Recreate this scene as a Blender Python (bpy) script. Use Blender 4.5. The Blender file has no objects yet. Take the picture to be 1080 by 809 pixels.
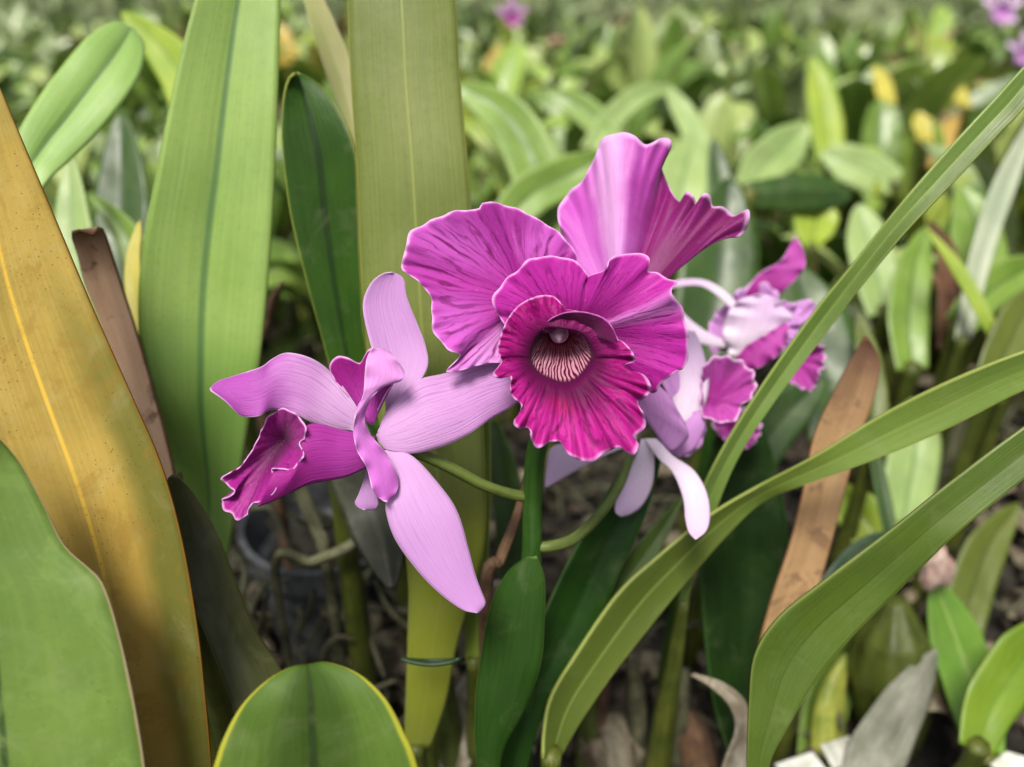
import bpy, math, random
from mathutils import Vector, Matrix, noise
R = math.radians
random.seed(7)
S = bpy.context.scene
COL = S.collection

# ------------------------------------------------------------------ camera
CH, PITCH, FPX = 0.42, R(28), 848.0
CAM = Vector((0, 0, CH))
FW = Vector((0, math.cos(PITCH), -math.sin(PITCH)))
UPV = Vector((0, math.sin(PITCH), math.cos(PITCH)))
RT = Vector((1, 0, 0))
def P(x, y, d):
    return CAM + d * (FW + RT * ((x - 540) / FPX) + UPV * ((404.5 - y) / FPX))
def toward(p):                       # direction away from the lens at p
    return (p - CAM).normalized()
cd = bpy.data.cameras.new('camera'); cam = bpy.data.objects.new('camera', cd); COL.objects.link(cam)
cam.location = CAM; cam.rotation_euler = (math.pi / 2 - PITCH, 0, 0)
cd.sensor_width = 36; cd.lens = 36 * FPX / 1080; cd.clip_start = 0.01; cd.clip_end = 200
cd.dof.use_dof = True; cd.dof.focus_distance = 0.268; cd.dof.aperture_fstop = 5.2
S.camera = cam

# ------------------------------------------------------------------ objects
def tag(o, label=None, cat=None, group=None, kind=None):
    if label: o['label'] = label
    if cat: o['category'] = cat
    if group: o['group'] = group
    if kind: o['kind'] = kind
    return o
def empty(name, loc=(0, 0, 0)):
    o = bpy.data.objects.new(name, None); COL.objects.link(o); o.location = loc
    o.empty_display_size = 0.02
    return o
def link(name, verts, faces, uvs, mat, parent=None, thick=0.0, smooth=True, edges=None):
    org = Vector((0, 0, 0))
    if parent is not None:
        org = parent.matrix_world.translation.copy() if parent.parent is None else Vector(parent.get('wo', (0, 0, 0)))
        if parent.parent is None: org = Vector(parent.location)
    me = bpy.data.meshes.new(name)
    me.from_pydata([tuple(Vector(v) - org) for v in verts], [], faces)
    if uvs:
        a = me.uv_layers.new(name='UVMap'); b = me.uv_layers.new(name='edge')
        for l in me.loops:
            u = uvs[l.vertex_index]
            a.data[l.index].uv = (u[0], u[1]); b.data[l.index].uv = (u[2] if len(u) > 2 else 1.0, 0)
    me.materials.append(mat)
    if smooth: me.polygons.foreach_set('use_smooth', [True] * len(me.polygons))
    o = bpy.data.objects.new(name, me); COL.objects.link(o)
    if parent is not None:
        o.parent = parent; o['wo'] = tuple(org)
    if thick:
        m = o.modifiers.new('thick', 'SOLIDIFY'); m.thickness = thick; m.offset = 0
    return o

# ------------------------------------------------------------------ curves
def cr(pts, n):
    pts = [tuple(p) for p in pts]
    k = len(pts[0])
    L = [0]
    for a, b in zip(pts, pts[1:]):
        L.append(L[-1] + max(1e-6, math.dist(a[:2], b[:2])))
    out = []
    for i in range(n):
        s = L[-1] * i / (n - 1)
        j = 0
        while j < len(pts) - 2 and L[j + 1] < s: j += 1
        t = (s - L[j]) / (L[j + 1] - L[j])
        p0 = pts[j - 1] if j > 0 else tuple(2 * pts[0][q] - pts[1][q] for q in range(k))
        p3 = pts[j + 2] if j + 2 < len(pts) else tuple(2 * pts[-1][q] - pts[-2][q] for q in range(k))
        p1, p2 = pts[j], pts[j + 1]
        out.append(tuple(0.5 * (2 * p1[q] + (p2[q] - p0[q]) * t + (2 * p0[q] - 5 * p1[q] + 4 * p2[q] - p3[q]) * t * t
                                + (-p0[q] + 3 * p1[q] - 3 * p2[q] + p3[q]) * t ** 3) for q in range(k)))
    return out
def D(pts, d):                        # fills in a default depth
    n = len(pts)
    if isinstance(d, (list, tuple)):
        if len(d) != n:               # depth key values spread evenly along
            kk = []
            for i in range(n):
                s = i / (n - 1) * (len(d) - 1); j = min(int(s), len(d) - 2)
                kk.append(d[j] + (d[j + 1] - d[j]) * (s - j))
            d = kk
        return [(p[0], p[1], p[2] if len(p) > 2 else dd) for p, dd in zip(pts, d)]
    return [(p[0], p[1], p[2] if len(p) > 2 else d) for p in pts]
def nz(x, y=0., z=0.): return noise.noise(Vector((x, y, z)))

def ribbon(L, Rr, nv=60, nu=17, fold=0.0, bow=0.0, ruf=0.0, rfreq=9, rpow=3, seed=0., wob=0.0, sharp=1.0):
    """surface between two edge curves; fold = V channel, bow = rounded channel (fractions of width, + away from lens)"""
    L3 = [P(*p) for p in cr(L, nv)]; R3 = [P(*p) for p in cr(Rr, nv)]
    V, UV = [], []
    for j in range(nv):
        v = j / (nv - 1)
        w = (R3[j] - L3[j]).length
        for i in range(nu):
            u = i / (nu - 1); c = 2 * u - 1
            p = L3[j].lerp(R3[j], u); n = toward(p)
            off = fold * w * (1 - abs(c) ** sharp) + bow * w * (1 - c * c)
            off += wob * w * nz(v * 4 + seed, u * 2, seed)
            if ruf:
                side = 1 if c > 0 else -1
                off += ruf * abs(c) ** rpow * (math.sin(v * rfreq * 6.28 + side * 1.3 + seed + 2 * nz(v * 3, seed)) + 0.8 * nz(v * rfreq * 2.2, side * 3, seed))
            V.append(p + n * off)
            UV.append((u, v, min(min(u, 1 - u) * 2, (1 - v) * 4)))
    F = [(j * nu + i, j * nu + i + 1, (j + 1) * nu + i + 1, (j + 1) * nu + i) for j in range(nv - 1) for i in range(nu - 1)]
    return V, F, UV
def strap(C, W, d=None, tip=0.25, **k):
    """leaf from a centre line in the picture plane and full widths; C: (x, y[, d])"""
    if d is not None: C = D(C, d)
    n = 26
    cc = cr(C, n); L, Rr = [], []
    for i, c in enumerate(cc):
        a = cc[max(0, i - 1)]; b = cc[min(n - 1, i + 1)]
        dx, dy = b[0] - a[0], b[1] - a[1]; q = math.hypot(dx, dy) or 1
        s = i / (n - 1) * (len(W) - 1); j = min(int(s), len(W) - 2)
        w = W[j] + (W[j + 1] - W[j]) * (s - j)
        t = i / (n - 1)
        if tip and t > 1 - tip: w *= math.sqrt(max(0.0004, 1 - ((t - 1 + tip) / tip) ** 2))
        L.append((c[0] + dy / q * w / 2, c[1] - dx / q * w / 2, c[2])); Rr.append((c[0] - dy / q * w / 2, c[1] + dx / q * w / 2, c[2]))
    return ribbon(L, Rr, **k)
def fan(base, out, ns=26, nt=150, bow=0.0, ruf=0.0, rfreq=14, rpow=3, seed=0., edgej=0.0, s0=0.03, crease=(), prof=1.0, fine=0.35, bl=3.5):
    """petal spreading from base to an outline; ruf in metres at the rim; crease = [(t, width, depth_m)]"""
    B = P(*base); O = [P(*p) for p in cr(out, nt)]
    w = max(2, nt // 11); OS = []
    for i in range(nt):
        h = min(w, i, nt - 1 - i) if (O[0] - O[-1]).length > .001 else w
        q = [O[(i + k) % (nt - 1)] if (O[0] - O[-1]).length <= .001 else O[i + k] for k in range(-h, h + 1)]
        OS.append(sum(q, Vector()) / len(q))
    V, UV = [], []
    for j in range(ns):
        s = s0 + (1 - s0) * j / (ns - 1)
        for i in range(nt):
            t = i / (nt - 1)
            e = 1 + edgej * s ** 5 * (math.sin(t * rfreq * 12.1 + seed) * .5 + nz(t * rfreq * 2.3, seed))
            p = B.lerp(OS[i].lerp(O[i], s ** bl), s * e); n = toward(p)
            off = bow * math.sin(math.pi * min(1, s) ** prof)
            off += ruf * s ** rpow * (math.sin(t * rfreq * 6.28 + 2.5 * nz(t * 4, seed) + seed) * .7 + 1.1 * nz(t * rfreq * 1.6, seed, 2.2))
            off += ruf * fine * s ** 7 * math.sin(t * rfreq * 17 + 3 * nz(t * 9, seed))
            for (tc, wd, dp) in crease:
                off += dp * math.exp(-((t - tc) / wd) ** 2) * min(1, s * 1.3)
            V.append(p + n * off); UV.append((t, s, 1 - s))
    F = [(j * nt + i, j * nt + i + 1, (j + 1) * nt + i + 1, (j + 1) * nt + i) for j in range(ns - 1) for i in range(nt - 1)]
    return V, F, UV
def tube3(pts, rad, seg=14, rib=0.0, nrib=7, n=40, caps=True):
    """tube through world points; rad list"""
    q = cr([(p[0], p[1], p[2]) for p in pts], n)
    q = [Vector(a) for a in q]
    V, UV, F = [], [], []
    ref = Vector((0.3, 1, 0.1))
    for j, c in enumerate(q):
        a = q[max(0, j - 1)]; b = q[min(n - 1, j + 1)]
        t = (b - a).normalized()
        x = t.cross(ref).normalized(); y = t.cross(x)
        s = j / (n - 1) * (len(rad) - 1); k = min(int(s), len(rad) - 2); r = rad[k] + (rad[k + 1] - rad[k]) * (s - k)
        for i in range(seg):
            an = 6.28318 * i / seg
            rr = r * (1 + rib * math.cos(an * nrib))
            V.append(c + x * math.cos(an) * rr + y * math.sin(an) * rr); UV.append((i / seg, j / (n - 1), 1))
    for j in range(n - 1):
        for i in range(seg):
            F.append((j * seg + i, j * seg + (i + 1) % seg, (j + 1) * seg + (i + 1) % seg, (j + 1) * seg + i))
    if caps:
        F.append(tuple(range(seg))[::-1]); F.append(tuple((n - 1) * seg + i for i in range(seg)))
    return V, F, UV
def merge(*gs):
    V, F, UV = [], [], []
    for g in gs:
        o = len(V); V += g[0]; UV += g[2]; F += [tuple(i + o for i in f) for f in g[1]]
    return V, F, UV

# ------------------------------------------------------------------ materials
def lin(c):
    if isinstance(c, str):
        c = [int(c[i:i + 2], 16) / 255 for i in (0, 2, 4)]
        c = [x / 12.92 if x <= .04045 else ((x + .055) / 1.055) ** 2.4 for x in c]
    return (c[0], c[1], c[2], 1)
GK = 0.62
def sc(c, k=None):
    k = GK if k is None else k
    a = lin(c)
    if a[1] > a[0] * 1.05 and a[1] > a[2] * 1.2: f = .66 if a[1] < .2 else .86; a = (a[0] * (1.06 if a[1] < .2 else 1.0), a[1] * .96, a[2] * f, 1)
    return (a[0] * k, a[1] * k, a[2] * k, 1)
class N:
    def __init__(s, name):
        s.m = bpy.data.materials.new(name); s.m.use_nodes = True; s.t = s.m.node_tree; s.t.nodes.clear()
    def n(s, ty, **k):
        o = s.t.nodes.new(ty)
        for a, b in k.items():
            if a.startswith('i_'):
                o.inputs[a[2:].replace('_', ' ')].default_value = b
            else: setattr(o, a, b)
        return o
    def l(s, a, b): s.t.links.new(a, b)
    def val(s, x, sock):
        if isinstance(x, (int, float)): sock.default_value = x
        else: s.l(x, sock)
    def math(s, op, a, b=0.0, c=None, clamp=False):
        o = s.n('ShaderNodeMath', operation=op, use_clamp=clamp)
        s.val(a, o.inputs[0]); s.val(b, o.inputs[1])
        if c is not None: s.val(c, o.inputs[2])
        return o.outputs[0]
    def ramp(s, x, a, b, lo=0.0, hi=1.0):
        o = s.n('ShaderNodeMapRange'); o.interpolation_type = 'SMOOTHSTEP'
        s.val(x, o.inputs[0]); o.inputs[1].default_value = a; o.inputs[2].default_value = b; o.inputs[3].default_value = lo; o.inputs[4].default_value = hi
        return o.outputs[0]
    def mix(s, f, a, b):
        o = s.n('ShaderNodeMix', data_type='RGBA'); s.val(f, o.inputs[0])
        for x, q in ((a, o.inputs[6]), (b, o.inputs[7])):
            if isinstance(x, (tuple, list)): q.default_value = x
            else: s.l(x, q)
        return o.outputs[2]
    def uv(s, name='UVMap'):
        o = s.n('ShaderNodeUVMap', uv_map=name); q = s.n('ShaderNodeSeparateXYZ'); s.l(o.outputs[0], q.inputs[0])
        return q.outputs[0], q.outputs[1]
    def comb(s, x, y, z=0.0):
        o = s.n('ShaderNodeCombineXYZ'); s.val(x, o.inputs[0]); s.val(y, o.inputs[1]); s.val(z, o.inputs[2]); return o.outputs[0]
    def noise(s, vec, scale=1.0, detail=3.0, dist=0.0, rough=.5):
        o = s.n('ShaderNodeTexNoise'); s.l(vec, o.inputs['Vector']); o.inputs['Scale'].default_value = scale
        o.inputs['Detail'].default_value = detail; o.inputs['Distortion'].default_value = dist; o.inputs['Roughness'].default_value = rough
        return o.outputs[0]
    def obj(s):
        o = s.n('ShaderNodeTexCoord'); return o.outputs['Object']
    def finish(s, col, rough=.5, trans=.2, tcol=None, bump=None, bs=.2, bd=.0005, spec=.4, sheen=0):
        p = s.n('ShaderNodeBsdfPrincipled'); s.l(col, p.inputs['Base Color']); s.val(rough, p.inputs['Roughness'])
        p.inputs['Specular IOR Level'].default_value = spec
        if sheen: p.inputs['Sheen Weight'].default_value = sheen
        if bump is not None:
            b = s.n('ShaderNodeBump'); b.inputs['Strength'].default_value = bs; b.inputs['Distance'].default_value = bd
            s.l(bump, b.inputs['Height']); s.l(b.outputs[0], p.inputs['Normal'])
        out = s.n('ShaderNodeOutputMaterial')
        if trans:
            tr = s.n('ShaderNodeBsdfTranslucent'); s.l(tcol if tcol is not None else col, tr.inputs[0])
            mx = s.n('ShaderNodeMixShader'); mx.inputs[0].default_value = trans
            s.l(p.outputs[0], mx.inputs[1]); s.l(tr.outputs[0], mx.inputs[2]); s.l(mx.outputs[0], out.inputs[0])
        else: s.l(p.outputs[0], out.inputs[0])
        return s.m

def leafmat(name, c, c2=None, mid=None, edge=None, spots=None, rough=.42, trans=.15, vein=60, patch=None, k=None, midw=.025, edgew=.05, tipc=None, spec=.35, blotch=None):
    s = N(name)
    c = sc(c, k); c2 = sc(c2, k) if c2 else tuple(x * .75 for x in c[:3]) + (1,)
    u, v = s.uv(); e, _ = s.uv('edge'); ob = s.obj()
    big = s.noise(ob, 28, 3)
    col = s.mix(s.ramp(big, .32, .68), c, c2)
    # long parallel veins and short cross flecks
    lv = s.noise(s.comb(s.math('MULTIPLY', u, vein), s.math('MULTIPLY', v, 5)), 1, 4, .3)
    fl = s.noise(s.comb(s.math('MULTIPLY', u, 22), s.math('MULTIPLY', v, 170)), 1, 3, .6)
    col = s.mix(s.ramp(lv, .4, .7, 0, .22), col, tuple(x * 1.5 for x in c[:3]) + (1,))
    col = s.mix(s.ramp(fl, .5, .72, 0, .16), col, tuple(x * .5 for x in c2[:3]) + (1,))
    if patch:          # (colour, u centre, u half width, v centre, v half width, strength)
        for (pc, uc, uw, vc, vw, st) in patch:
            wob = s.math('MULTIPLY', s.math('SUBTRACT', s.noise(ob, 18, 4), .5), .5)
            a = s.math('ADD', s.math('ABSOLUTE', s.math('SUBTRACT', u, uc)), s.math('MULTIPLY', wob, uw * 2))
            b = s.math('ADD', s.math('ABSOLUTE', s.math('SUBTRACT', v, vc)), s.math('MULTIPLY', wob, vw * 2))
            m = s.math('MULTIPLY', s.ramp(a, uw * .35, uw, 1, 0), s.ramp(b, vw * .4, vw, 1, 0))
            col = s.mix(s.math('MULTIPLY', m, st), col, sc(pc, k))
    if mid:
        mm = s.math('ABSOLUTE', s.math('SUBTRACT', u, .5))
        col = s.mix(s.ramp(mm, midw * .2, midw, .8, 0), col, sc(mid, k))
    if blotch:
        bl = s.noise(ob, blotch[1], 6, .8, .7)
        col = s.mix(s.ramp(bl, blotch[2], blotch[2] + .12, 0, blotch[3]), col, sc(blotch[0], k))
    if tipc:
        tw = s.math('ADD', v, s.math('MULTIPLY', s.math('SUBTRACT', s.noise(ob, 60, 4), .5), tipc[2]))
        col = s.mix(s.ramp(tw, tipc[1] - .08, tipc[1] + .2), col, sc(tipc[0], k))
    if edge:
        ew = s.math('ADD', e, s.math('MULTIPLY', s.math('SUBTRACT', s.noise(ob, 90, 3), .5), edgew * .8))
        col = s.mix(s.ramp(ew, edgew * .4, edgew, .9, 0), col, sc(edge, k))
    if spots:
        vo = s.n('ShaderNodeTexVoronoi'); s.l(ob, vo.inputs['Vector']); vo.inputs['Scale'].default_value = spots[1]
        ms = s.math('MULTIPLY', s.ramp(vo.outputs[0], .05, spots[2], 1, 0), s.ramp(s.noise(ob, 40, 3), .45, .6))
        col = s.mix(s.math('MULTIPLY', ms, .85), col, sc(spots[0], k))
    vo = s.n('ShaderNodeTexVoronoi'); s.l(ob, vo.inputs['Vector']); vo.inputs['Scale'].default_value = 420
    wm = s.math('MULTIPLY', s.ramp(vo.outputs[0], .04, .2, 1, 0), s.ramp(s.noise(ob, 33, 4), .56, .64))
    col = s.mix(s.math('MULTIPLY', wm, .45), col, tuple(x * .3 for x in c2[:3]) + (1,))
    dust = s.ramp(s.noise(ob, 48, 7, 1.2, .65), .5, .75, 0, .12)
    col = s.mix(dust, col, sc('b4b48c', k))
    scr = s.noise(s.comb(s.math('MULTIPLY', u, 14), s.math('MULTIPLY', v, 3), 9.), 1, 5, 1.5, .7)
    col = s.mix(s.ramp(scr, .62, .66, 0, .18), col, tuple(x * .55 for x in c2[:3]) + (1,))
    h = s.math('ADD', s.math('MULTIPLY', lv, .8), s.math('MULTIPLY', s.noise(ob, 160, 4), .7))
    rr = s.ramp(s.noise(ob, 70, 4), .3, .7, rough - .07, rough + .1)
    return s.finish(col, rr, trans, bump=h, bs=.3, bd=.0006, spec=spec)

def petmat(name, c0, c1, edge, vein, vf=26, vst=.6, vs=1.6, trans=.28, k=.8, edgew=.022, centre=None, crest=None, rough=.5, vlo=.0, both=False):
    """c0 at base, c1 at rim; veins run from base to rim"""
    s = N(name); u, v = s.uv(); e, _ = s.uv('edge'); ob = s.obj()
    nn = s.noise(ob, 45, 3)
    vv = s.math('ADD', v, s.math('MULTIPLY', s.math('SUBTRACT', nn, .5), .5))
    col = s.mix(s.ramp(vv, .15, .85), sc(c0, k), sc(c1, k))
    if crest:
        for (cc, uc, uw, st) in crest:
            a = s.math('ABSOLUTE', s.math('SUBTRACT', s.math('ADD', u, s.math('MULTIPLY', s.math('SUBTRACT', nn, .5), uw)), uc))
            col = s.mix(s.math('MULTIPLY', s.ramp(a, 0, uw, 1, 0), st), col, sc(cc, k))
    def vn(F, sv, w, dist, z):
        q = s.noise(s.comb(s.math('MULTIPLY', u, F * .35), s.math('MULTIPLY', v, sv * 1.6), z), 1, 3, dist)
        q2 = s.noise(s.comb(s.math('MULTIPLY', u, F * .9), s.math('MULTIPLY', v, sv * 4), z + 5), 1, 2, dist)
        ph = s.math('ADD', s.math('MULTIPLY', u, F * .75), s.math('MULTIPLY', q, 2.6))
        return s.math('MULTIPLY', s.ramp(s.math('SINE', s.math('MULTIPLY', ph, 6.2832)), .55, .98), s.ramp(q2, .35, .6, .15, 1))
    a = vn(vf, vs, .034, .35, 1.0); b = vn(vf * 1.9, vs * 1.6, .04, .5, 7.0)
    m = s.math('MAXIMUM', a, s.math('MULTIPLY', b, .6))
    fade = s.math('MULTIPLY', s.ramp(v, vlo, vlo + .25), s.ramp(e, .01, .14))
    pat = s.ramp(s.noise(ob, 60, 2), .25, .6, .6, 1)
    m = s.math('MULTIPLY', s.math('MULTIPLY', m, fade), pat)
    m = s.math('MULTIPLY', m, vst)
    col = s.mix(m, col, sc(vein, k))
    ew = s.math('ADD', e, s.math('MULTIPLY', s.math('SUBTRACT', s.noise(ob, 220, 3), .5), edgew))
    col = s.mix(s.ramp(ew, 0, edgew, .85, 0), col, sc(edge, k))
    col = s.mix(s.ramp(s.noise(ob, 1100, 2), .6, .75, 0, .07), col, sc(edge, k))
    long = s.noise(s.comb(s.math('MULTIPLY', u, vf * 2.2), s.math('MULTIPLY', v, 2.0), 3.), 1, 3, .3)
    h = s.math('SUBTRACT', s.math('ADD', s.math('MULTIPLY', s.noise(ob, 900, 2), .25), long), s.math('MULTIPLY', m, .8))
    return s.finish(col, rough, trans, bump=h, bs=.4, bd=.0005, spec=.2, sheen=.08)

def plainmat(name, c, c2, scale=40, rough=.6, trans=0, k=None, bumps=.5, spec=.3, dist=0.5, long=0):
    s = N(name); ob = s.obj()
    n1 = s.noise(ob, scale, 6, dist, .6)
    col = s.mix(s.ramp(n1, .35, .65), sc(c, k), sc(c2, k))
    if long:
        u, v = s.uv()
        lv = s.noise(s.comb(s.math('MULTIPLY', u, long), s.math('MULTIPLY', v, 3)), 1, 3, .4)
        col = s.mix(s.ramp(lv, .4, .7, 0, .5), col, tuple(x * .45 for x in sc(c2, k)[:3]) + (1,))
    return s.finish(col, rough, trans, bump=s.noise(ob, scale * 3, 5), bs=bumps, bd=.001, spec=spec)

# ------------------------------------------------------------------ ground
def sheet():
    V, F = [], []
    xs = [i / 40 * 3.2 - 1.6 for i in range(41)]
    n = 150
    def zz(x, y): return -.012 + .012 * nz(x * 9, y * 9) + .01 * nz(x * 30, y * 30, 3)
    xs = [math.copysign(abs(i / 75) ** 3 * 60 + abs(i / 75) * 1.5, i) for i in range(-75, 76)]
    ys = [-3 + 3.2 * i / 20 for i in range(20)] + [.2 + (i / 130) * 2.2 + (i / 130) ** 4 * 90 for i in range(131)]
    for y in ys:
        for x in xs: V.append((x, y, zz(x, y) if abs(x) + abs(y) < 8 else -.012))
    w = len(xs)
    F = [(j * w + i, j * w + i + 1, (j + 1) * w + i + 1, (j + 1) * w + i) for j in range(len(ys) - 1) for i in range(w - 1)]
    return V, F, None
gm = plainmat('bark_ground', '403c36', '181715', 35, .95, k=.7, bumps=1, spec=.15)  # dark bark, its tone also lowered to deepen shadow under the plants
tag(link('ground', *sheet(), gm), kind='structure')

# ------------------------------------------------------------------ leaves in the foreground
BULB = plainmat('pseudobulb_skin', '6f7a3a', '4a5a2a', 30, .5, trans=.05, long=26)
SHEATH = plainmat('dry_sheath', 'a59c86', '6d6452', 50, .8, trans=.1, long=30)
def leaf(label, geo, mat, base=None, bulb=None, thick=.0012, group=None, cat='leaf', name='orchid_leaf', lab=None):
    """geo runs base (v=0) to tip; base: world point under the leaf; bulb radius builds the stalk down to the ground"""
    nu = 0
    V = geo[0]
    i0 = [i for i, q in enumerate(geo[2]) if q[1] == 0]
    b0 = sum((V[i] for i in i0), Vector()) / len(i0)
    foot = Vector((b0.x + (base[0] if base else 0), b0.y + (base[1] if base else .01), -.01))
    e = empty(name, foot); tag(e, label, cat, group)
    link('blade', *geo, mat, e, thick)
    if b0.z > .01:
        r = bulb or .006
        w = min(.012, (V[i0[0]] - V[i0[-1]]).length * .35 + .002)
        d = (b0 - foot)
        link('pseudobulb', *tube3([foot, foot + d * .35, foot + d * .8, b0 + d.normalized() * .004], [r * .7, r * 1.15, r, r * .7, w * .5 + .001], rib=.06, n=24), BULB, e)
    return e

# 1 ochre leaf
def rev(a): return list(reversed(a))
Lr = [(190, 1150), (218, 980), (224, 840), (215, 720), (205, 640), (190, 560), (170, 490), (140, 420), (100, 330), (60, 235), (20, 140), (0, 92), (-22, 45)]
Ll = [(165, 1150), (130, 980), (95, 860), (70, 800), (45, 700), (15, 600), (-20, 500), (-50, 400), (-70, 300), (-70, 200), (-60, 120), (-45, 70), (-30, 42)]
m = leafmat('ochre_leaf', 'a89048', '94803c', mid='d8b040', edge='8a6020', edgew=.02, trans=.1, vein=40, midw=.02, rough=.6, spec=.08,
            patch=[('ac8c40', .55, .7, .35, .4, .6), ('565e2e', .97, .34, .42, .42, .9), ('6c7030', .15, .3, .2, .5, .7), ('a8883a', .75, .3, .08, .12, .7)],
            spots=('5a3c1c', 520, .2), blotch=('86682c', 55, .5, .4), k=.76)
leaf('large ochre yellow leaf with brown speckles slanting down the left edge of the photo', ribbon(D(Ll, [.25, .26, .265, .268]), D(Lr, [.26, .268, .275, .272]), fold=.10, nv=80), m)
# 2 near green leaf lower left
Rr_ = [(60, 1180), (135, 1000), (155, 860), (153, 809), (140, 730), (125, 665), (110, 618), (95, 600), (68, 575), (45, 530), (22, 490), (0, 465), (-25, 440), (-55, 425)]
Ll_ = [(30, 1180), (-90, 1050), (-140, 900), (-148, 760), (-145, 700), (-140, 640), (-132, 590), (-122, 550), (-110, 510), (-98, 475), (-85, 450), (-72, 432), (-58, 425)]
m = leafmat('near_green', '6a8c3c', '7a9a46', spec=.2, patch=[('4a7434', .2, .5, .3, .5, .6)], mid='1e3c20', edge='c9b48a', edgew=.022, midw=.022, vein=25, trans=.12, rough=.6, k=.52, blotch=('86a858', 60, .5, .4))
leaf('wide green leaf with a chewed pale brown margin in the lower left corner', ribbon(D(Ll_, .215), D(Rr_, [.225, .235, .24]), fold=.09, nv=90, sharp=1.2), m)
# 3 bottom rounded leaf
Ll_ = [(180, 1000), (200, 900), (226, 809), (238, 775), (255, 745), (280, 720), (305, 706), (318, 704), (324, 709)]
Rr_ = [(470, 1000), (455, 900), (440, 809), (425, 770), (405, 735), (378, 711), (350, 701), (336, 701), (326, 709)]
m = leafmat('notched_leaf', '5c7c30', '4a6c28', mid='22381a', edge='c4c23c', edgew=.075, midw=.045, spec=.15, patch=[('34501f', .5, .3, .5, .9, .7)], vein=34, trans=.2, rough=.55, k=.6)
leaf('short rounded leaf with a notched tip and yellow rim at the bottom edge', ribbon(D(Ll_, [.22, .225, .235]), D(Rr_, [.22, .225, .235]), fold=.20, bow=-.10, nv=70, nu=25, sharp=.75), m)
# 4 broad light leaf
Ll_ = [(225, 760), (205, 640), (192, 525), (172, 470), (155, 420), (146, 340), (150, 260), (165, 180), (185, 80), (205, 0), (232, -90), (262, -150)]
Rr_ = [(245, 760), (236, 640), (250, 525), (263, 440), (274, 380), (283, 290), (289, 200), (293, 100), (296, 0), (296, -60), (286, -120), (266, -152)]
m = leafmat('broad_light', '9cbf66', '8eb45c', mid='4d7c48', midw=.05, vein=40, trans=.18, rough=.42, k=.62, edge='8ca860', edgew=.02, patch=[('66a044', .5, .9, .22, .25, .5)])
leaf('tall broad light green leaf reaching the top edge behind the left flower', ribbon(D(Ll_, [.40, .35, .33, .32]), D(Rr_, [.40, .35, .335, .33]), fold=.13, nv=80, sharp=.8), m)
# 5 dark narrow leaf
Ll_ = [(440, 640), (410, 520), (362, 430), (335, 340), (320, 285), (305, 220), (297, 150), (298, 110), (303, 86), (311, 77)]
Rr_ = [(455, 640), (440, 520), (404, 430), (386, 360), (381, 290), (378, 220), (374, 155), (356, 115), (335, 88), (313, 77)]
m = leafmat('dark_leaf', '355c1e', '2a4c1a', mid='16300f', edge='8c9a4a', edgew=.05, midw=.09, vein=36, trans=.12, rough=.45, spec=.15, k=.62)
leaf('dark green leaf with pointed tip between the broad light leaf and the olive leaf', ribbon(D(Ll_, [.36, .34, .325, .32]), D(Rr_, [.36, .34, .325, .33]), fold=.16, nv=70), m)
# 6 olive leaf with pale line
Ll_ = [(426, 792), (428, 740), (430, 680), (430, 600), (412, 500), (392, 400), (382, 300), (377, 180), (370, 80), (367, 0), (372, -90), (400, -160)]
Rr_ = [(452, 792), (470, 740), (482, 680), (500, 620), (512, 560), (510, 450), (505, 350), (500, 260), (494, 180), (485, 80), (480, 0), (465, -90), (405, -162)]
m = leafmat('olive_leaf', '86964a', '7a8c42', mid='a4b25a', edge='aab060', edgew=.04, midw=.018, vein=50, trans=.22, rough=.45, k=.58, patch=[('a0ac3a', .5, .9, .12, .2, .8)])
leaf('tall olive green leaf with a pale central line rising behind the front flower', ribbon(D(Ll_, [.37, .335, .315, .30]), D(Rr_, [.37, .335, .315, .31]), bow=-.07, nv=90), m)
# 6b thin bright strip behind the pedicel
m = leafmat('thin_strip', '9cb850', '8aac48', edge='c6d070', edgew=.12, vein=18, trans=.25, k=.6)
leaf('narrow bright yellow green strip of leaf behind the curved flower stalk', strap([(500, 700), (503, 600), (507, 520), (508, 440), (512, 380)], [18, 24, 22, 20, 12], [.37, .345, .34], fold=.1), m)
# 7 pale straw leaf
m = leafmat('pale_straw', 'd8d49a', 'c4c880', edge='e8dcb0', vein=20, trans=.25, k=.62, patch=[('a8b860', .2, .4, .5, .6, .5)])
leaf('pale straw yellow leaf slipping behind the olive leaf at the top', ribbon(D([(400, 330), (385, 230), (372, 150), (352, 100), (335, 50), (320, 0), (312, -40)], [.40, .38]), D([(410, 330), (395, 230), (380, 140), (374, 80), (360, 40), (342, 0), (318, -42)], [.40, .38]), fold=.12), m)
# 8 rounded folded leaf top left
Ll_ = [(-60, 330), (-20, 250), (15, 150), (40, 105), (62, 75), (90, 42), (112, 27), (126, 23), (136, 30)]
Rr_ = [(-30, 340), (10, 260), (48, 195), (75, 168), (105, 138), (135, 100), (149, 75), (152, 48), (140, 30)]
m = leafmat('rounded_light', '9cc46e', '92bc68', mid='54804a', midw=.05, vein=22, trans=.18, k=.62, rough=.4, edge='a8c478', edgew=.03)
leaf('pale green folded leaf with rounded tip leaning at the upper left', ribbon(D(Ll_, [.33, .36, .39]), D(Rr_, [.33, .36, .39]), fold=.22, bow=-.12, nv=60, sharp=.7), m)
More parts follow.
